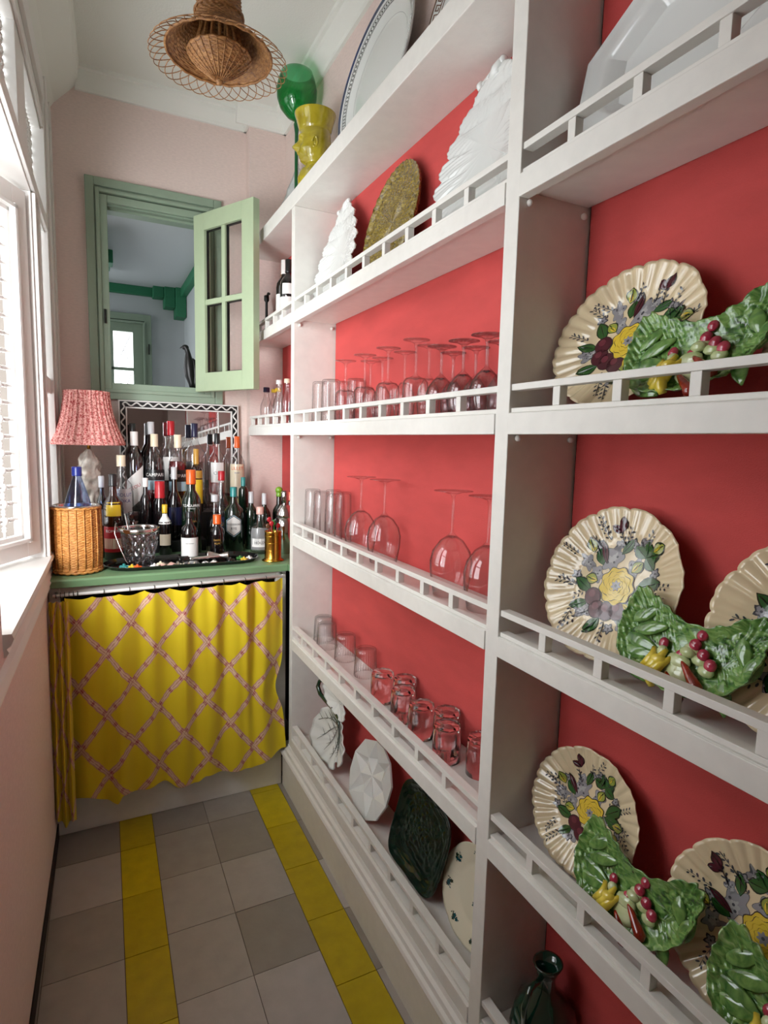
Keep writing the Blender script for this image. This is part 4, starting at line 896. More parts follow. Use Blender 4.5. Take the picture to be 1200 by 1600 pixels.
# ---------------------------------------------------------------- bottles
def bottle(name, label, x, y, zb, hgt, r, body, cap, shape='wine', labels=(), texts=(), fill=None, capf=.14, rn_=None, twist=0.0, group=None, cat='bottle'):
    root = tag(empty(name, (x, y, zb), -math.atan2(x, y) + twist), label, cat, group)
    rn = rn_ or max(.009, r * .34)
    S = {'wine': ((0, 1.0), (.60, 1.0), (.66, .94), (.71, .72), (.76, .42)), 'tall': ((0, 1.0), (.66, 1.0), (.70, .92), (.75, .60), (.79, .40)), 'slope': ((0, .92), (.45, 1.0), (.55, .95), (.68, .62), (.78, .38)),
         'round': ((0, .96), (.12, 1.0), (.46, 1.0), (.56, .90), (.63, .60), (.68, .40)), 'squat': ((0, 1.0), (.55, 1.0), (.66, .90), (.72, .55), (.76, .42)), 'flask': ((0, .9), (.2, 1.0), (.5, 1.0), (.62, .80), (.70, .45))}[shape]
    zc = hgt * (1 - capf)
    out = [(r * .9, 0.0), (r * S[0][1], .004)] + [(max(rn, r * k), hgt * t) for t, k in S[1:]] + [(rn, zc), (rn, hgt - .004)]
    b = MB()
    if body in (CLEAR, BLUEG, GGLASS, SMOKE):
        th = .0022; inn = [(max(.001, rr - th), z + (.005 if i == 0 else 0)) for i, (rr, z) in enumerate(out[1:])][::-1]
        b.lathe([(.0005, 0)] + out + inn + [(.0005, .006)], 28); b.build('glass_body', body, root)
        if fill:
            zf = hgt * fill[1]; lv = [(max(.001, rr - th * 1.3), max(.007, z)) for rr, z in out[1:] if z < zf - .001]
            last = None
            for (r0, z0), (r1, z1) in zip(out[1:], out[2:]):
                if z0 <= zf <= z1: last = (r0 + (r1 - r0) * (zf - z0) / max(1e-6, z1 - z0)) - th * 1.3
            lv.append((last or lv[-1][0], zf)); b = MB(); b.lathe([(.0005, .007)] + lv + [(.0005, zf)], 24); b.build('liquid', fill[0], root)
    else:
        b.lathe([(.0005, 0)] + out + [(.0005, hgt - .004)], 28); b.build('glass_body', body, root)
    b = MB(); rc = rn + .0022; b.lathe([(rc, zc), (rc + .0006, zc + .003), (rc, zc + .006), (rc, hgt - .0015), (rc - .0015, hgt), (.0005, hgt)], 20); b.build('cap', cap, root)
    def rad(z):
        for (r0, z0), (r1, z1) in zip(out, out[1:]):
            if z0 <= z <= z1: return r0 + (r1 - r0) * (z - z0) / max(1e-6, z1 - z0)
        return rn
    first = None
    for (z0, z1, wdeg, m, *rest) in labels:
        wa = math.radians(wdeg) / 2; v = []; f = []; n = 16; kk = 4; tilt = rest[0] if rest else 0.0
        for i in range(n + 1):
            a = -wa + 2 * wa * i / n
            for k in range(kk + 1):
                z = hgt * (z0 + (z1 - z0) * k / kk) + tilt * a * r; R3 = rad(z) + .0006; v.append((R3 * math.sin(a), -R3 * math.cos(a), z))
        for i in range(n):
            for k in range(kk): q = i * (kk + 1) + k; f.append((q, q + kk + 1, q + kk + 2, q + 1))
        lb = mesh_obj('label', v, f, m, root, smooth=True); first = first or lb
    for (s, zf, size, m, *rest) in texts:
        tv, tf = text_verts(s, size); ti = rest[0] if rest else 0.0; v = []
        for px, py, _ in tv:
            X, Y = px * math.cos(ti) - py * math.sin(ti), px * math.sin(ti) + py * math.cos(ti)
            z = hgt * zf + Y; R3 = rad(z) + .0013; a = X / R3; v.append((R3 * math.sin(a), -R3 * math.cos(a), z))
        mesh_obj('lettering', v, tf, m, first or root)
    return root
# hidden stepped stand
b = MB(); b.box(0.06, .445, 2.665, 2.762, CZT, 1.005); b.box(.06, .68, 2.765, 2.945, CZT, 1.115)
tag(b.build('bottle_riser', BLACKM, bevel=.002), 'dark stepped stand raising the rear bottles', 'stand')
TA, TB, T0 = 1.0055, 1.1155, CZT
W, K_, RD = LC['white'], LC['black'], LC['red']
def diag_label(root, hgt, r): pass
bottle('liquor_bottle', 'black-capped dark bottle at the far left of the back row, by the mirror frame', .166, 2.89, TB, .395, .034, BOTK, K_, 'tall')
bottle('liquor_bottle', 'dark bottle with pale grey cap in the back row, against the mirror', .243, 2.885, TB, .405, .036, BOTK, LC['silver'], 'wine')
bottle('liquor_bottle', 'clear spirit bottle with red cap before the mirror', .329, 2.892, TB, .412, .042, CLEAR, RD, 'wine', labels=[(.34, .60, 110, W)], texts=[('CIN', .46, .020, K_)], capf=.16)
bottle('liquor_bottle', 'fattest clear bottle with navy cap before the mirror', .432, 2.880, TB, .405, .052, CLEAR, LC['navy'], 'wine', labels=[(.36, .56, 90, LC['grey'])], capf=.16, rn_=.013)
bottle('liquor_bottle', 'clear bottle with dark cap and round white label before the mirror', .535, 2.880, TB, .362, .045, CLEAR, K_, 'wine', labels=[(.36, .62, 80, W)], texts=[('CIN', .48, .020, K_)], capf=.14, rn_=.012)
bottle('aperitif_bottle', 'pale aperitif bottle with orange-gold neck and cream label lettered in orange', .630, 2.880, TB, .350, .036, CLEAR, LC['orange'], 'wine', labels=[(.18, .62, 130, LC['cream'])], texts=[('LILLET', .56, .0215, LC['orange']), ('BLANC', .50, .008, LC['blue'])], fill=(mat('pale_yellow_wine', (186, 176, 120), .05, coat=1), .14), capf=.16)
f1 = bpy.data.objects[-1] if False else None
bottle('vodka_bottle', 'clear bottle with white cap and slanted white and red label', .166, 2.80, TB, .358, .040, CLEAR, W, 'wine', labels=[(.12, .50, 110, W, .9)], texts=[('STOLI', .33, .020, RD, .5)], capf=.17)
bottle('vodka_bottle', 'squat clear vodka bottle with two lines of bold blue lettering', .108, 2.715, TA, .368, .046, CLEAR, LC['cream'], 'squat', labels=[(.34, .62, 110, LC['silver'])], texts=[('ABSOLUT', .55, .0200, LC['blue']), ('VODKA', .48, .0200, LC['blue'])], capf=.13)  # silver panel added to make the clear glass look pale behind the lettering
bottle('bitters_bottle', 'red bitter bottle with black banded label, left of its twin and only half full', .248, 2.800, TB, .350, .041, CLEAR, LC['cream'], 'wine', labels=[(.42, .555, 150, K_), (.30, .42, 150, LC['paleblue'])], texts=[('CAMPARI', .488, .0205, W)], fill=(LIQR, .42), capf=.16)
bottle('bitters_bottle', 'red bitter bottle with black banded label, filled higher than its twin', .347, 2.800, TB, .350, .041, CLEAR, LC['cream'], 'wine', labels=[(.40, .55, 150, K_), (.28, .40, 150, LC['paleblue'])], texts=[('CAMPARI', .475, .0205, W)], fill=(LIQR, .66), capf=.17)
bottle('whisky_bottle', 'amber bottle with gold foil neck and yellow label', .424, 2.785, TB, .288, .030, BOTB, LC['gold'], 'wine', labels=[(.14, .52, 120, LC['yellow']), (.54, .66, 120, LC['gold'])], capf=.26)
bottle('liquor_bottle', 'clear round bottle with red and white cap and navy label', .520, 2.700, T0, .352, .040, CLEAR, RD, 'round', labels=[(.24, .42, 130, LC['navy'])], texts=[('Q', .33, .02, LC['gold'])], capf=.12, rn_=.013)
# middle row
bottle('mixer_bottle', 'small bottle with black and white cap at the left end beside the lamp', .030, 2.64, T0, .335, .020, BOTK, LC['silver'], 'tall', labels=[(.4, .6, 200, LC['grey'])])
bottle('vermouth_bottle', 'dark vermouth bottle with yellow crest label next to the wicker bucket', .070, 2.585, T0, .345, .038, BOTB, K_, 'wine', labels=[(.52, .68, 90, LC['yellow']), (.10, .40, 150, LC['red']), (.14, .26, 140, LC['cream'])], texts=[('ROMERO', .345, .016, W)])
bottle('cream_bottle', 'slim black bottle with white cap behind the ice bucket', .200, 2.70, TA, .272, .024, BOTK, W, 'wine', labels=[(.15, .24, 90, W)])
bottle('port_bottle', 'dark bottle sealed with tall red wax', .258, 2.700, TA, .258, .030, BOTK, RD, 'wine', capf=.36, rn_=.019)
bottle('rum_bottle', 'bottle with pale screw cap and dark navy label between red wax and orange cap', .320, 2.722, TA, .318, .032, BOTK, LC['silver'], 'round', labels=[(.2, .45, 120, LC['navy'])], capf=.17)
bottle('vermouth_bottle', 'black-green bottle with orange cap and white lettering on its shoulder', .375, 2.610, T0, .362, .040, BOTG, LC['orange'], 'wine', texts=[('YZAGUIRRE', .585, .0150, W), ('VERMOUTH', .55, .006, W), ('RESERVA', .40, .011, LC['gold'])], capf=.17, rn_=.0175)
bottle('tonic_syrup_bottle', 'clear bottle with silver screw cap behind the small orange-capped bottle', .472, 2.60, T0, .255, .036, CLEAR, LC['silver'], 'round', capf=.12, rn_=.014)
bottle('rye_whiskey_bottle', 'whiskey bottle with teal cap and white six-sided label', .556, 2.615, T0, .286, .043, BOTG, LC['teal'], 'squat', capf=.15, rn_=.013)
rye = [o for o in bpy.data.objects if o.get('label') == 'whiskey bottle with teal cap and white six-sided label'][0]
def hexa(s, R3, m, name, par, z):
    v = []; f = []; pts = [(s * math.cos(PI / 6 + k * PI / 3 + PI / 3), s * 1.18 * math.sin(PI / 6 + k * PI / 3 + PI / 3)) for k in range(6)]
    ring_ = []
    for k in range(6):
        a, c = pts[k], pts[(k + 1) % 6]; ring_ += [(a[0] + (c[0] - a[0]) * q / 6, a[1] + (c[1] - a[1]) * q / 6) for q in range(6)]
    P3 = lambda x, y: (R3 * math.sin(x / R3), -R3 * math.cos(x / R3), z + y)
    K = 6
    for k in range(K + 1): v += [P3(x * k / K, y * k / K) for x, y in ring_]
    n = len(ring_)
    for k in range(K):
        for i in range(n): j_ = (i + 1) % n; f.append((k * n + i, k * n + j_, (k + 1) * n + j_, (k + 1) * n + i))
    return mesh_obj(name, v, f, m, par)
hx1 = hexa(.041, .0438, LC['paleblue'], 'label', rye, .118); hexa(.038, .0442, K_, 'label_border', rye, .118); hexa(.0355, .0446, W, 'label_face', rye, .118)
for s, dz, sz in (('WOODFORD', .006, .0115), ('RYE', -.012, .015)):
    tv, tf = text_verts(s, sz); mesh_obj('lettering', [(.0455 * math.sin(p[0] / .0455), -.0455 * math.cos(p[0] / .0455), .118 + dz + p[1]) for p in tv], tf, K_, hx1)
bottle('liquor_bottle', 'dark bottle with teal and white wrapped neck by the pier', .632, 2.760, TB, .160, .022, BOTG, LC['teal'], 'wine', capf=.3)
bottle('wine_bottle', 'green wine bottle with silver cap, left of its pair by the pier', .640, 2.640, T0, .262, .028, BOTG, LC['silver'], 'wine', capf=.2)
bottle('wine_bottle', 'green wine bottle with silver and red cap, right of its pair by the pier', .690, 2.600, T0, .258, .028, BOTG, LC['silver'], 'wine', labels=[(.1, .4, 150, W)], capf=.2)
# front row
bottle('bitters_bottle', 'slim black bottle with yellow cap beside the ice bucket', .268, 2.62, T0, .215, .026, BOTK, LC['yellow'], 'wine', labels=[(.62, .82, 330, W), (.20, .42, 110, LC['cream'])], capf=.17)
bottle('vermouth_bottle', 'short black bottle with plain white paper label at the front', .352, 2.510, T0, .195, .034, BOTK, K_, 'squat', labels=[(.06, .46, 150, W)], texts=[('mini vermut', .34, .007, K_)])
bottle('coffee_liqueur_bottle', 'small black bottle with bright orange cap and gold lettering', .462, 2.50, T0, .180, .030, BOTK, LC['orange'], 'squat', texts=[('DARK', .42, .011, LC['gold']), ('RUM', .34, .011, LC['gold'])], capf=.22, rn_=.0145)
bottle('spirit_bottle', 'round clear bottle with pink cork and grey label behind the brass cup', .652, 2.530, T0, .205, .044, CLEAR, LC['pink'], 'round', labels=[(.10, .56, 120, LC['grey']), (.16, .34, 100, W)], texts=[('HOLST', .25, .0165, K_)], capf=.16, rn_=.014)
bottle('liqueur_bottle', 'dark bottle with round lime green stopper beside the shaker', .775, 2.66, T0, .262, .030, BOTG, LC['lime'], 'wine', capf=.1, rn_=.011)
b = MB(); b.ball((0, 0, 0), .017, 14, 10)
q = b.build('stopper_ball', LC['lime'], [o for o in bpy.data.objects if o.get('label') == 'dark bottle with round lime green stopper beside the shaker'][0]); q.location = (0, 0, .265)
bottle('liqueur_bottle', 'dark bottle with orange cap squeezed next to the shaker', .800, 2.565, T0, .265, .026, BOTB, LC['orange'], 'wine', capf=.15, rn_=.014)
# dark decanter behind the ice bucket
dc = tag(empty('decanter', (.146, 2.615, T0)), 'low dark glass decanter with square stopper behind the ice bucket', 'decanter')
b = MB(); b.lathe([(.036, 0), (.040, .01), (.040, .09), (.020, .12), (.014, .135), (.018, .15), (.001, .151)], 24); b.build('body', BOTB, dc)
b = MB(); b.lathe([(.010, .151), (.020, .160), (.024, .175), (.020, .188), (.001, .190)], 8, smooth=False); b.build('stopper', SMOKE, dc)
# shelf bottles in the far bay
bottle('wine_bottle', 'wine bottle with white capsule on the upper far shelf', .780, 2.605, Z2, .298, .037, BOTK, W, 'wine', labels=[(.08, .50, 160, W)], capf=.2)
bottle('wine_bottle', 'wine bottle with round white badge on the upper far shelf', .765, 2.495, Z2, .270, .036, BOTK, K_, 'wine', labels=[(.06, .42, 160, W), (.46, .62, 90, W)], capf=.2)
bottle('wine_bottle', 'gold-necked bottle behind the white-capped wine bottle', .830, 2.790, Z2, .300, .034, BOTG, LC['gold'], 'wine', capf=.2)
bottle('soda_bottle', 'small clear bottle with dark cap, first on the far bay shelf', .765, 2.845, Z3, .190, .030, CLEAR, LC['navy'], 'slope', capf=.12, rn_=.013)
for (x, y, hh, cp, lab) in ((.775, 2.745, .175, 'yellow', 'small clear soda bottle with yellow cap, left of its pair'), (.775, 2.680, .175, 'yellow', 'small clear soda bottle with yellow cap, right of its pair'), (.760, 2.612, .205, 'white', 'taller clear bottle with white cap amid the small soda bottles'),
                          (.815, 2.560, .180, 'black', 'small dark soda bottle with black cap on the far bay shelf'), (.765, 2.505, .202, 'cream', 'taller clear bottle with cream cap beside the far upright')):
    bottle('soda_bottle', lab, x, y, Z3, hh, .027, BOTG if cp == 'black' else CLEAR, LC[cp], 'slope', capf=.09, rn_=.0115, group='small soda bottles')
ck = tag(empty('lever_corkscrew', (.770, 2.865, Z2)), 'black lever corkscrew standing in the far corner of its shelf', 'corkscrew')
b = MB(); b.lathe([(.02, 0), (.02, .006), (.007, .012), (.006, .17), (.012, .178), (.012, .20), (.001, .205)], 16); b.build('body', BLACKM, ck)
b = MB(); b.tube([(0, -.005, .192), (0, -.03, .205), (0, -.045, .20)], .006, 8); b.build('lever', BLACKM, ck)

# ---------------------------------------------------------------- objects on the counter
# lamp
lp = tag(empty('table_lamp', (-.012, 2.735, CZT)), 'table lamp with gathered pink shade and pale shell-like base', 'lamp')
def lump(r, z, a): return r * (1 + .42 * noise.noise(Vector((math.cos(a) * 1.8, math.sin(a) * 1.8, z * 30))) + .22 * noise.noise(Vector((math.cos(a) * 5, math.sin(a) * 5, z * 80))))
b = MB(); b.lathe(dense([(.048, 0), (.052, .012), (.040, .03), (.036, .06), (.034, .10), (.032, .16), (.028, .20), (.032, .24), (.040, .29), (.044, .33), (.042, .37), (.034, .405), (.018, .43), (.008, .44), (.0005, .441)], 5), 40, rf=lump)
b.build('lamp_base', mat('pale_marbled_ceramic', (206, 198, 186), .25, coat=.6, noise_amt=.22, noise_scale=45), lp)
b = MB(); b.lathe([(.007, .44), (.007, .50), (.012, .505), (.012, .53), (.0005, .53)], 12); b.build('lamp_fitting', BRASS, lp)
SH = ramp_mat('pink_speckled_fabric', [(.40, (168, 62, 62)), (.50, (216, 150, 142)), (.60, (228, 172, 162))], 170, rough=.8, stretch=(1, 1, 1), detail=2, distort=.6)
sn = SH.node_tree.nodes['Principled BSDF']; sn.inputs['Transmission Weight'].default_value = 0.0
z0, z1 = .462, .672
def pleat(r, z, a): return r + (.0028 * math.sin(a * 34) + .0016 * math.sin(a * 57 + 1)) * (1 if z0 + .008 < z < z1 - .006 else .4)
pr = [(.1385, z0 - .004), (.1405, z0), (.139, z0 + .008), (.137, z0 + .010)] + [(.137 - (.137 - .083) * t - .010 * math.sin(PI * t) , z0 + .010 + (z1 - z0 - .018) * t) for t in [k / 10 for k in range(1, 11)]] + [(.086, z1 - .004), (.085, z1 + .004)]
b = MB(); v_pr = pr + [(r - .003, z) for r, z in reversed(pr)] + [pr[0]]
n0 = len(v_pr); b.lathe(v_pr, 204, rf=pleat); b.f = [q for q in b.f if len(q) == 4]; b.mi = [0] * len(b.f); b.sm = [True] * len(b.f)
b.build('lamp_shade', SH, lp)
b = MB()
for k in range(3): a = k * 2 * PI / 3; b.tube([(0, 0, .53), (.04 * math.cos(a), .04 * math.sin(a), .60), (.083 * math.cos(a), .083 * math.sin(a), z1 - .01)], .0015, 6)
b.build('shade_carrier', BRASS, lp)
# wicker
def wick_mat(name, a, c, d_):
    return ramp_mat(name, [(.3, a), (.55, c), (.75, d_)], 60, rough=.5, bump=.3, stretch=(1, 1, 3.5), detail=3)
WK = wick_mat('honey_wicker', (160, 98, 40), (206, 142, 72), (232, 184, 114)); WK2 = wick_mat('dark_wicker', (104, 66, 34), (158, 110, 62), (190, 144, 90))
def woven(b, prof, rows, cols, amp, th=.003, seg_per=6, lid=False):
    # prof(t) -> (r,z); weavers go over and under upright stakes
    N = cols * seg_per; v = []; f = []; M_ = rows * 4
    for i in range(M_ + 1):
        t = i / M_; r, z = prof(t); row = int(t * rows - 1e-6); ph = (t * rows) % 1.0
        rnd_ = math.sin(PI * ph) ** .5 if 0 < ph < 1 else 0
        for k in range(N):
            a = 2 * PI * k / N
            w_ = math.cos(a * cols / 2 + (PI if row % 2 else 0))
            rr = r + amp * w_ * rnd_ + amp * .8 * rnd_
            v.append((rr * math.cos(a), rr * math.sin(a), z))
    for i in range(M_):
        for k in range(N): k2 = (k + 1) % N; f.append((i * N + k, i * N + k2, (i + 1) * N + k2, (i + 1) * N + k))
    b.add(v, f, 0, True)
    return v
wb = tag(empty('wicker_ice_bucket', (-.0585, 2.392, CZT)), 'honey coloured wicker ice bucket with metal liner, by the window', 'bucket')
b = MB(); woven(b, lambda t: (.0765 + .003 * math.sin(PI * t), .012 + .222 * t), 50, 40, .0014)
N_ = 80
b.tube([(.080 * math.cos(2 * PI * k / N_), .080 * math.sin(2 * PI * k / N_), .008 + .002 * math.sin(k * PI / 2)) for k in range(N_)], .0055, 8, closed=True)
b.tube([(.079 * math.cos(2 * PI * k / N_), .079 * math.sin(2 * PI * k / N_), .016 + .002 * math.cos(k * PI / 2)) for k in range(N_)], .004, 8, closed=True)
b.tube([(.080 * math.cos(2 * PI * k / N_), .080 * math.sin(2 * PI * k / N_), .236 + .0015 * math.sin(k * PI / 2)) for k in range(N_)], .0042, 8, closed=True)
b.box(-.05, .05, -.05, .05, 0, .004)
b.build('basketwork', WK, wb)
b = MB()
for k in range(20):
    a = 2 * PI * k / 20; b.tube([(.0805 * math.cos(a) * (1 + .03 * math.sin(PI * t)), .0805 * math.sin(a) * (1 + .03 * math.sin(PI * t)), .016 + .218 * t) for t in (0, .25, .5, .75, 1)], .0024, 6)
b.build('stake', WK, wb)
b = MB(); b.lathe([(.0005, .03), (.066, .03), (.070, .04), (.071, .235), (.080, .240), (.081, .244), (.074, .247), (.069, .243), (.067, .05), (.0005, .045)], 48); b.build('metal_liner', CHROME, wb)
bottle('water_bottle', 'blue-tinted cone bottle with navy cap standing in the wicker bucket', -.052, 2.40, CZT + .048, .335, .043, BLUEG, LC['blue'], 'wine', capf=.10, rn_=.0145)
wbt = [o for o in bpy.data.objects if o.get('label', '').startswith('blue-tinted cone')][0]
for ch in list(wbt.children):
    if ch.name.startswith('glass_body'): bpy.data.objects.remove(ch)
out = [(.030, 0), (.046, .006), (.048, .15), (.046, .185), (.040, .215), (.030, .25), (.0155, .295), (.0145, .31), (.0145, .33)]
b = MB(); b.lathe([(.0005, 0)] + out + [(r - .0018, z) for r, z in reversed(out[1:])] + [(.0005, .008)], 32); b.build('glass_body', BLUEG, wbt)
# tray
ty = tag(empty('serving_tray', (.318, 2.425, CZT)), 'black oval-ended serving tray at the front of the worktop', 'tray')
def stad(hx_, hy_, n=10):
    pts = []
    for cx, cy, a0 in ((hx_ - hy_, 0, -PI / 2), (-(hx_ - hy_), 0, PI / 2)):
        pts += [(cx + hy_ * math.cos(a0 + PI * k / n), cy + hy_ * math.sin(a0 + PI * k / n)) for k in range(n + 1)]
    return pts
def plane_stack(b, rings, T=None):
    n = len(rings[0][0]); v = []; f = []
    for pts, z in rings: v += [(x, y, z) for x, y in pts]
    for k in range(len(rings) - 1):
        for i in range(n): j_ = (i + 1) % n; f.append((k * n + i, k * n + j_, (k + 1) * n + j_, (k + 1) * n + i))
    f.append(tuple(range(n - 1, -1, -1))); f.append(tuple((len(rings) - 1) * n + i for i in range(n)))
    b.add(v, f, 0, False, T)
b = MB(); plane_stack(b, [(stad(.285, .100), 0), (stad(.290, .105), .010), (stad(.296, .111), .014), (stad(.292, .107), .015), (stad(.282, .098), .005)]); b.build('tray_body', BLACK, ty)
TZ = CZT + .0052
# crystal ice bucket with tongs
ib = tag(empty('crystal_ice_bucket', (.158, 2.468, TZ)), 'cut crystal ice bucket with silver rim on the tray', 'ice bucket')
def cut(r, z, a): return r * (1 + .06 * abs(math.sin(a * 7 + z * 75)) - .06 * abs(math.sin(a * 7 - z * 75))) if .008 < z < .112 and r > .045 else r
pr = [(.0005, 0)] + dense([(.046, 0), (.052, .006), (.060, .05), (.068, .10), (.071, .128)], 6) + [(.066, .128), (.062, .09), (.054, .03), (.045, .016), (.0005, .015)]
b = MB(); b.lathe(pr, 112, rf=cut, smooth=False); b.build('crystal_body', CRYSTAL, ib)
b = MB(); b.lathe([(.0715, .120), (.0745, .124), (.0745, .136), (.071, .140), (.068, .136), (.068, .126), (.0715, .120)], 60); b.build('silver_rim', CHROME, ib)
b = MB(); b.tube([(-.072, -.012, .13), (-.088, -.02, .15), (-.090, -.03, .12), (-.070, -.045, .06), (-.055, -.055, .018), (-.045, -.058, .004)], .0022, 8); b.tube([(-.070, .012, .13), (-.086, .0, .155), (-.090, -.03, .12)], .0022, 8); b.build('bail_handle', CHROME, ib)
tg = tag(empty('ice_tongs', (.158, 2.468, TZ)), 'thin silver ice tongs sticking out of the crystal bucket', 'tongs')
b = MB(); b.tube([(-.050, .030, .190), (-.038, .018, .11), (-.012, .0, .048)], .0022, 8); b.tube([(-.050, .030, .190), (-.034, .030, .11), (-.014, .012, .048)], .0022, 8); b.build('tong_arms', CHROME, tg)
# brass cup with picks, shaker
bp = tag(empty('brass_cup', (.660, 2.352, CZT)), 'pierced brass cup with flared foot at the worktop corner', 'cup')
b = MB(); b.lathe([(.044, 0), (.046, .003), (.036, .008), (.034, .014), (.0335, .06), (.0335, .118), (.035, .122), (.033, .124), (.030, .118), (.030, .02), (.0005, .018)], 40, rf=lambda r, z, a: r * (1 + (.015 * (1 if math.sin(a * 14) > .3 else 0) if (.04 < z < .07) or (.09 < z < .12) else 0))); b.build('cup_body', BRASS, bp)
b = MB()
for zz in (.045, .075, .104): b.tube([(.0345 * math.cos(2 * PI * k / 40), .0345 * math.sin(2 * PI * k / 40), zz) for k in range(40)], .0012, 6, closed=True)
b.build('raised_band', BRASS, bp)
cols_ = ['red', 'green', 'red', 'brown', 'red', 'black']
for k in range(6):
    a = k * 1.05; rr = .014
    s = tag(empty('cocktail_pick', (.660 + rr * math.cos(a), 2.352 + rr * math.sin(a), CZT + .022)), ('%s plastic cocktail pick in the brass cup, %s' % (cols_[k], ['leaning toward the wall', 'beside the pink cork', 'upright in the middle', 'leaning to the front', 'leaning to the shaker', 'tallest of the bunch'][k])), 'pick', 'picks in the brass cup')
    b = MB(); hh = .115 + .012 * (k % 3); b.tube([(0, 0, 0), (.006 * math.cos(a), .006 * math.sin(a), hh)], .0016, 6); b.build('stick', LC[cols_[k]], s)
    b = MB(); b.ball((.007 * math.cos(a), .007 * math.sin(a), hh + .008), .010, 10, 7, sc3=(1, .4, 1.1)); b.build('head', LC[cols_[k]], s)
shk = tag(empty('cocktail_shaker', (.752, 2.49, CZT)), 'polished steel cocktail shaker beside the upright', 'shaker')
b = MB(); b.lathe([(.026, 0), (.030, .004), (.036, .12), (.038, .16), (.0005, .16)], 36); b.build('tin', CHROME, shk)
b = MB(); b.lathe([(.038, .1605), (.038, .172), (.033, .192), (.020, .212), (.0155, .216), (.0005, .216)], 36); b.build('strainer_top', CHROME, shk)
b = MB(); b.lathe([(.0165, .2165), (.0165, .268), (.012, .276), (.0005, .278)], 28); b.build('cap', CHROME, shk)
# small things on the tray
mu_ = tag(empty('muddler', (.345, 2.390, TZ), .12), 'steel muddler with black end lying on the tray', 'muddler')
TX = lambda r0: Matrix.Translation((0, 0, r0)) @ Matrix.Rotation(PI / 2, 4, 'Y')
b = MB(); b.lathe([(.006, -.02), (.008, 0), (.008, .11), (.006, .13), (.001, .135)], 20, T=TX(.0145)); b.build('shaft', CHROME, mu_)
b = MB(); b.lathe([(.012, -.055), (.0142, -.052), (.0142, -.018), (.008, -.012), (.001, -.011)], 20, T=TX(.0145)); b.build('black_end', BLACK, mu_)
jg = tag(empty('jigger', (.452, 2.405, TZ), -.3), 'double steel jigger lying on the tray near its right end', 'jigger')
b = MB(); b.lathe([(.019, -.045), (.017, -.042), (.006, 0), (.015, .034), (.0165, .036), (.013, .034), (.001, .005)], 24, T=TX(.0195)); b.build('cups', PEWTER, jg)
for k, (x, y, rz, lab, c, nm) in enumerate((
        (.26, 2.365, .3, 'folded pink striped napkin on the tray, under the muddler tip', 'pink', 'napkin'), (.315, 2.362, -.2, 'folded grey striped napkin in the middle of the tray', 'grey', 'napkin'), (.395, 2.350, .15, 'crumpled white paper napkin toward the tray right', 'white', 'napkin'))):
    v = []; f = []; n = 14
    for i in range(n + 1):
        for j_ in range(n + 1): v.append((-.035 + .07 * i / n, -.018 + .036 * j_ / n, .004 + .004 * math.sin(i * .9 + k) + .003 * noise.noise(Vector((i * .5, j_ * .5, k)))))
    for i in range(n):
        for j_ in range(n): a = i * (n + 1) + j_; f.append((a, a + n + 1, a + n + 2, a + 1))
    m0_ = len(v); v += [(p[0], p[1], p[2] - .002) for p in v]; f += [tuple(m0_ + q for q in reversed(g_)) for g_ in f]
    mi = []
    for q in range(len(f)): mi.append(1 if ((q % (n * n)) // n) % 4 == 1 else 0)
    o = mesh_obj(nm, v, f, [LC[c], LC['cream'] if c != 'white' else LC['grey']], None, smooth=True, mi=mi); o.location = (x, y, TZ); o.rotation_euler = (0, 0, rz); tag(o, lab, 'napkin', 'napkins on the tray')
def trinket(x, y, c, lab, r=.012, lobes=5):
    b = MB(); b.lathe([(r, 0), (r * 1.1, .003), (r * .8, .008), (.0005, .009)], 30, rf=lambda rr, z, a: rr * (1 + .28 * math.cos(lobes * a))); b.ball((0, 0, .010), r * .4, 8, 6)
    o = b.build('glass_marker', LC[c]); o.location = (x, y, TZ); tag(o, lab, 'glass marker', 'coloured glass markers')
trinket(.095, 2.375, 'teal', 'teal green flower glass marker at the tray left end', .015); trinket(.140, 2.350, 'orange', 'orange flower glass marker in front of the ice bucket', .013); trinket(.122, 2.362, 'yellow', 'yellow flower glass marker beside the orange one')
trinket(.200, 2.352, 'white', 'white glass marker front of the ice bucket foot', .012, 4); trinket(.535, 2.40, 'green', 'green glass marker at the tray right end', .013); trinket(.545, 2.372, 'yellow', 'yellow glass marker at the tray right end', .012); trinket(.570, 2.39, 'white', 'white glass marker nearest the brass cup', .011)
trinket(.490, 2.375, 'black', 'black glass marker between jigger and green marker', .014, 3); trinket(.225, 2.385, 'cream', 'cream glass marker left of the muddler', .012, 6)

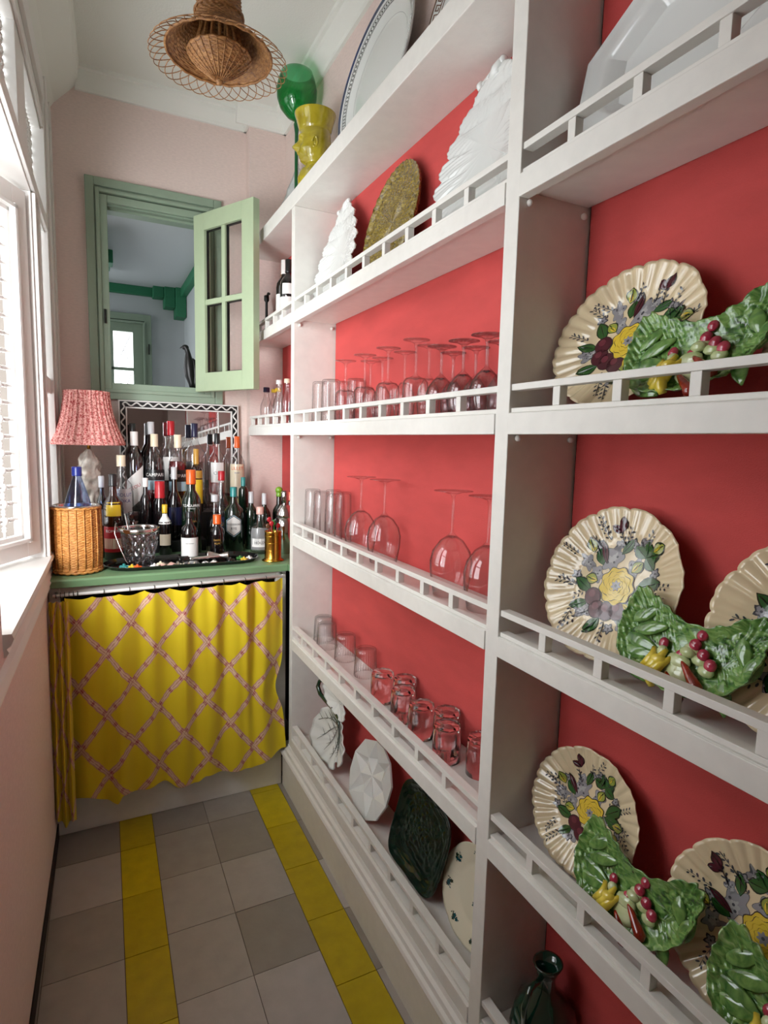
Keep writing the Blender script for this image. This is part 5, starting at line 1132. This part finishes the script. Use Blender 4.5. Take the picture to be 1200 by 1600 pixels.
# mirror leaning on the back wall
mr = tag(empty('mirror', (.385, 2.968, CZT)), 'mirror with white scalloped wave frame leaning behind the bottles', 'mirror')
tl = math.radians(1.4)
MT = lambda x, y, z: (x, y + z * math.sin(tl) * .9, z * math.cos(tl))
fw, fh, ft = .272, .662, .036
b = MB()
for q in ((-fw, -fw + ft, 0, fh), (fw - ft, fw, 0, fh), (-fw + ft, fw - ft, fh - ft, fh), (-fw + ft, fw - ft, 0, ft)): b.box(q[0], q[1], -.010, .006, q[2], q[3], T=MT)
b.build('frame', PAINTW, mr)
b = MB(); b.box(-fw + ft - .002, fw - ft + .002, -.003, .004, ft, fh - ft, T=MT)
MIR = mat('mirror_silver', (214, 214, 216), .02, metal=1.0); b.build('mirror_glass', MIR, mr)
b = MB()
def wavy(p0, p1, off, ph, rad, m):
    n = 90; pts = []; L_ = math.hypot(p1[0] - p0[0], p1[1] - p0[1]); ux, uz = (p1[0] - p0[0]) / L_, (p1[1] - p0[1]) / L_
    for k in range(n + 1):
        s = L_ * k / n; a = .0075 * math.sin(2 * PI * s / .048 + ph) + off; pts.append((p0[0] + ux * s - uz * a, -.0115, p0[1] + uz * s + ux * a))
    b.tube(pts, rad, 6, m, T=MT)
hf_ = ft / 2
E_ = .006
for q in ((-fw + E_, -fw + ft - E_, 0.0, fh - E_), (fw - ft + E_, fw - E_, 0.0, fh - E_), (-fw + ft - E_, fw - ft + E_, fh - ft + E_, fh - E_)): b.box(q[0], q[1], -.0108, -.0098, q[2], q[3], 1, T=MT)
for p0, p1 in (((-fw + hf_, .02), (-fw + hf_, fh - hf_)), ((-fw + hf_, fh - hf_), (fw - hf_, fh - hf_)), ((fw - hf_, fh - hf_), (fw - hf_, .02))): wavy(p0, p1, 0, 0, .0038, 0)
b.build('wave_beading', [PAINTW, BLACKM], mr)

# ---------------------------------------------------------------- pendant lamp
pd = tag(empty('pendant_lamp', (.315, 1.62, 2.405)), 'wicker hat-shaped pendant lamp hanging from the ceiling', 'lamp')
b = MB()
def hat(t):
    if t < .45: s = t / .45; return (.056 - .004 * math.sin(PI * s), .17 - .085 * s)
    s = (t - .45) / .55; return (.055 + .072 * s ** 1.35, .085 - .085 * s ** .75)
woven(b, hat, 44, 44, .0014)
for rr, zz in ((.128, -.001), (.0565, .17), (.058, .088)): b.tube([(rr * math.cos(2 * PI * k / 80), rr * math.sin(2 * PI * k / 80), zz + .0015 * math.sin(k * PI / 2)) for k in range(80)], .0035, 6, closed=True)
b.build('wicker_shade', WK2, pd)
b = MB(); nl = 36
for k in range(nl):
    a0 = 2 * PI * k / nl; pts = []
    for q in range(13):
        t = q / 12; a = a0 + (t - .5) * 2 * PI / nl * 3.2; rr = .127 + .040 * math.sin(PI * t) ** .7; pts.append((rr * math.cos(a), rr * math.sin(a), -.001 - .018 * math.sin(PI * t)))
    b.tube(pts, .0011, 5)
b.build('loop_border', WK2, pd)
b = MB()
for k in range(18):
    a = 2 * PI * k / 18; b.tube([(.040 * math.cos(a), .040 * math.sin(a), .16), (.046 * math.cos(a), .046 * math.sin(a), .05), (.062 * math.cos(a), .062 * math.sin(a), -.005)], .0035, 6)
b.build('cane_stick', WK2, pd)
b = MB()
woven(b, lambda t: ((.070 * (1 - t ** 1.25) + .006), -.004 - .058 * t), 22, 36, .0014)
b.tube([(.075 * math.cos(2 * PI * k / 60), .075 * math.sin(2 * PI * k / 60), -.004 + .0015 * math.sin(k * PI / 2)) for k in range(60)], .0035, 6, closed=True)
for k in range(24):
    a = 2 * PI * k / 24; b.tube([(((.070 * (1 - t ** 1.25) + .006) + .002) * math.cos(a), ((.070 * (1 - t ** 1.25) + .006) + .002) * math.sin(a), -.004 - .058 * t) for t in (0, .25, .5, .75, 1)], .0016, 5)
b.ball((0, 0, -.062), .010, 10, 6)
b.build('wicker_cup', WK2, pd)
b = MB(); b.tube([(0, 0, .165), (0, 0, CZ - 2.405 - .02)], .003, 8); b.build('cord', BLACKM, pd)
b = MB(); b.lathe([(.040, CZ - 2.405 - .022), (.042, CZ - 2.405 - .018), (.042, CZ - 2.405 - .0005), (.0005, CZ - 2.405 - .0005)], 24); b.build('ceiling_rose', WK2, pd)
b = MB()
for k in range(4): a = k * PI / 2; b.tube([(0, 0, .20), (.056 * math.cos(a), .056 * math.sin(a), .17)], .0022, 6)
b.build('hanger', BLACKM, pd)
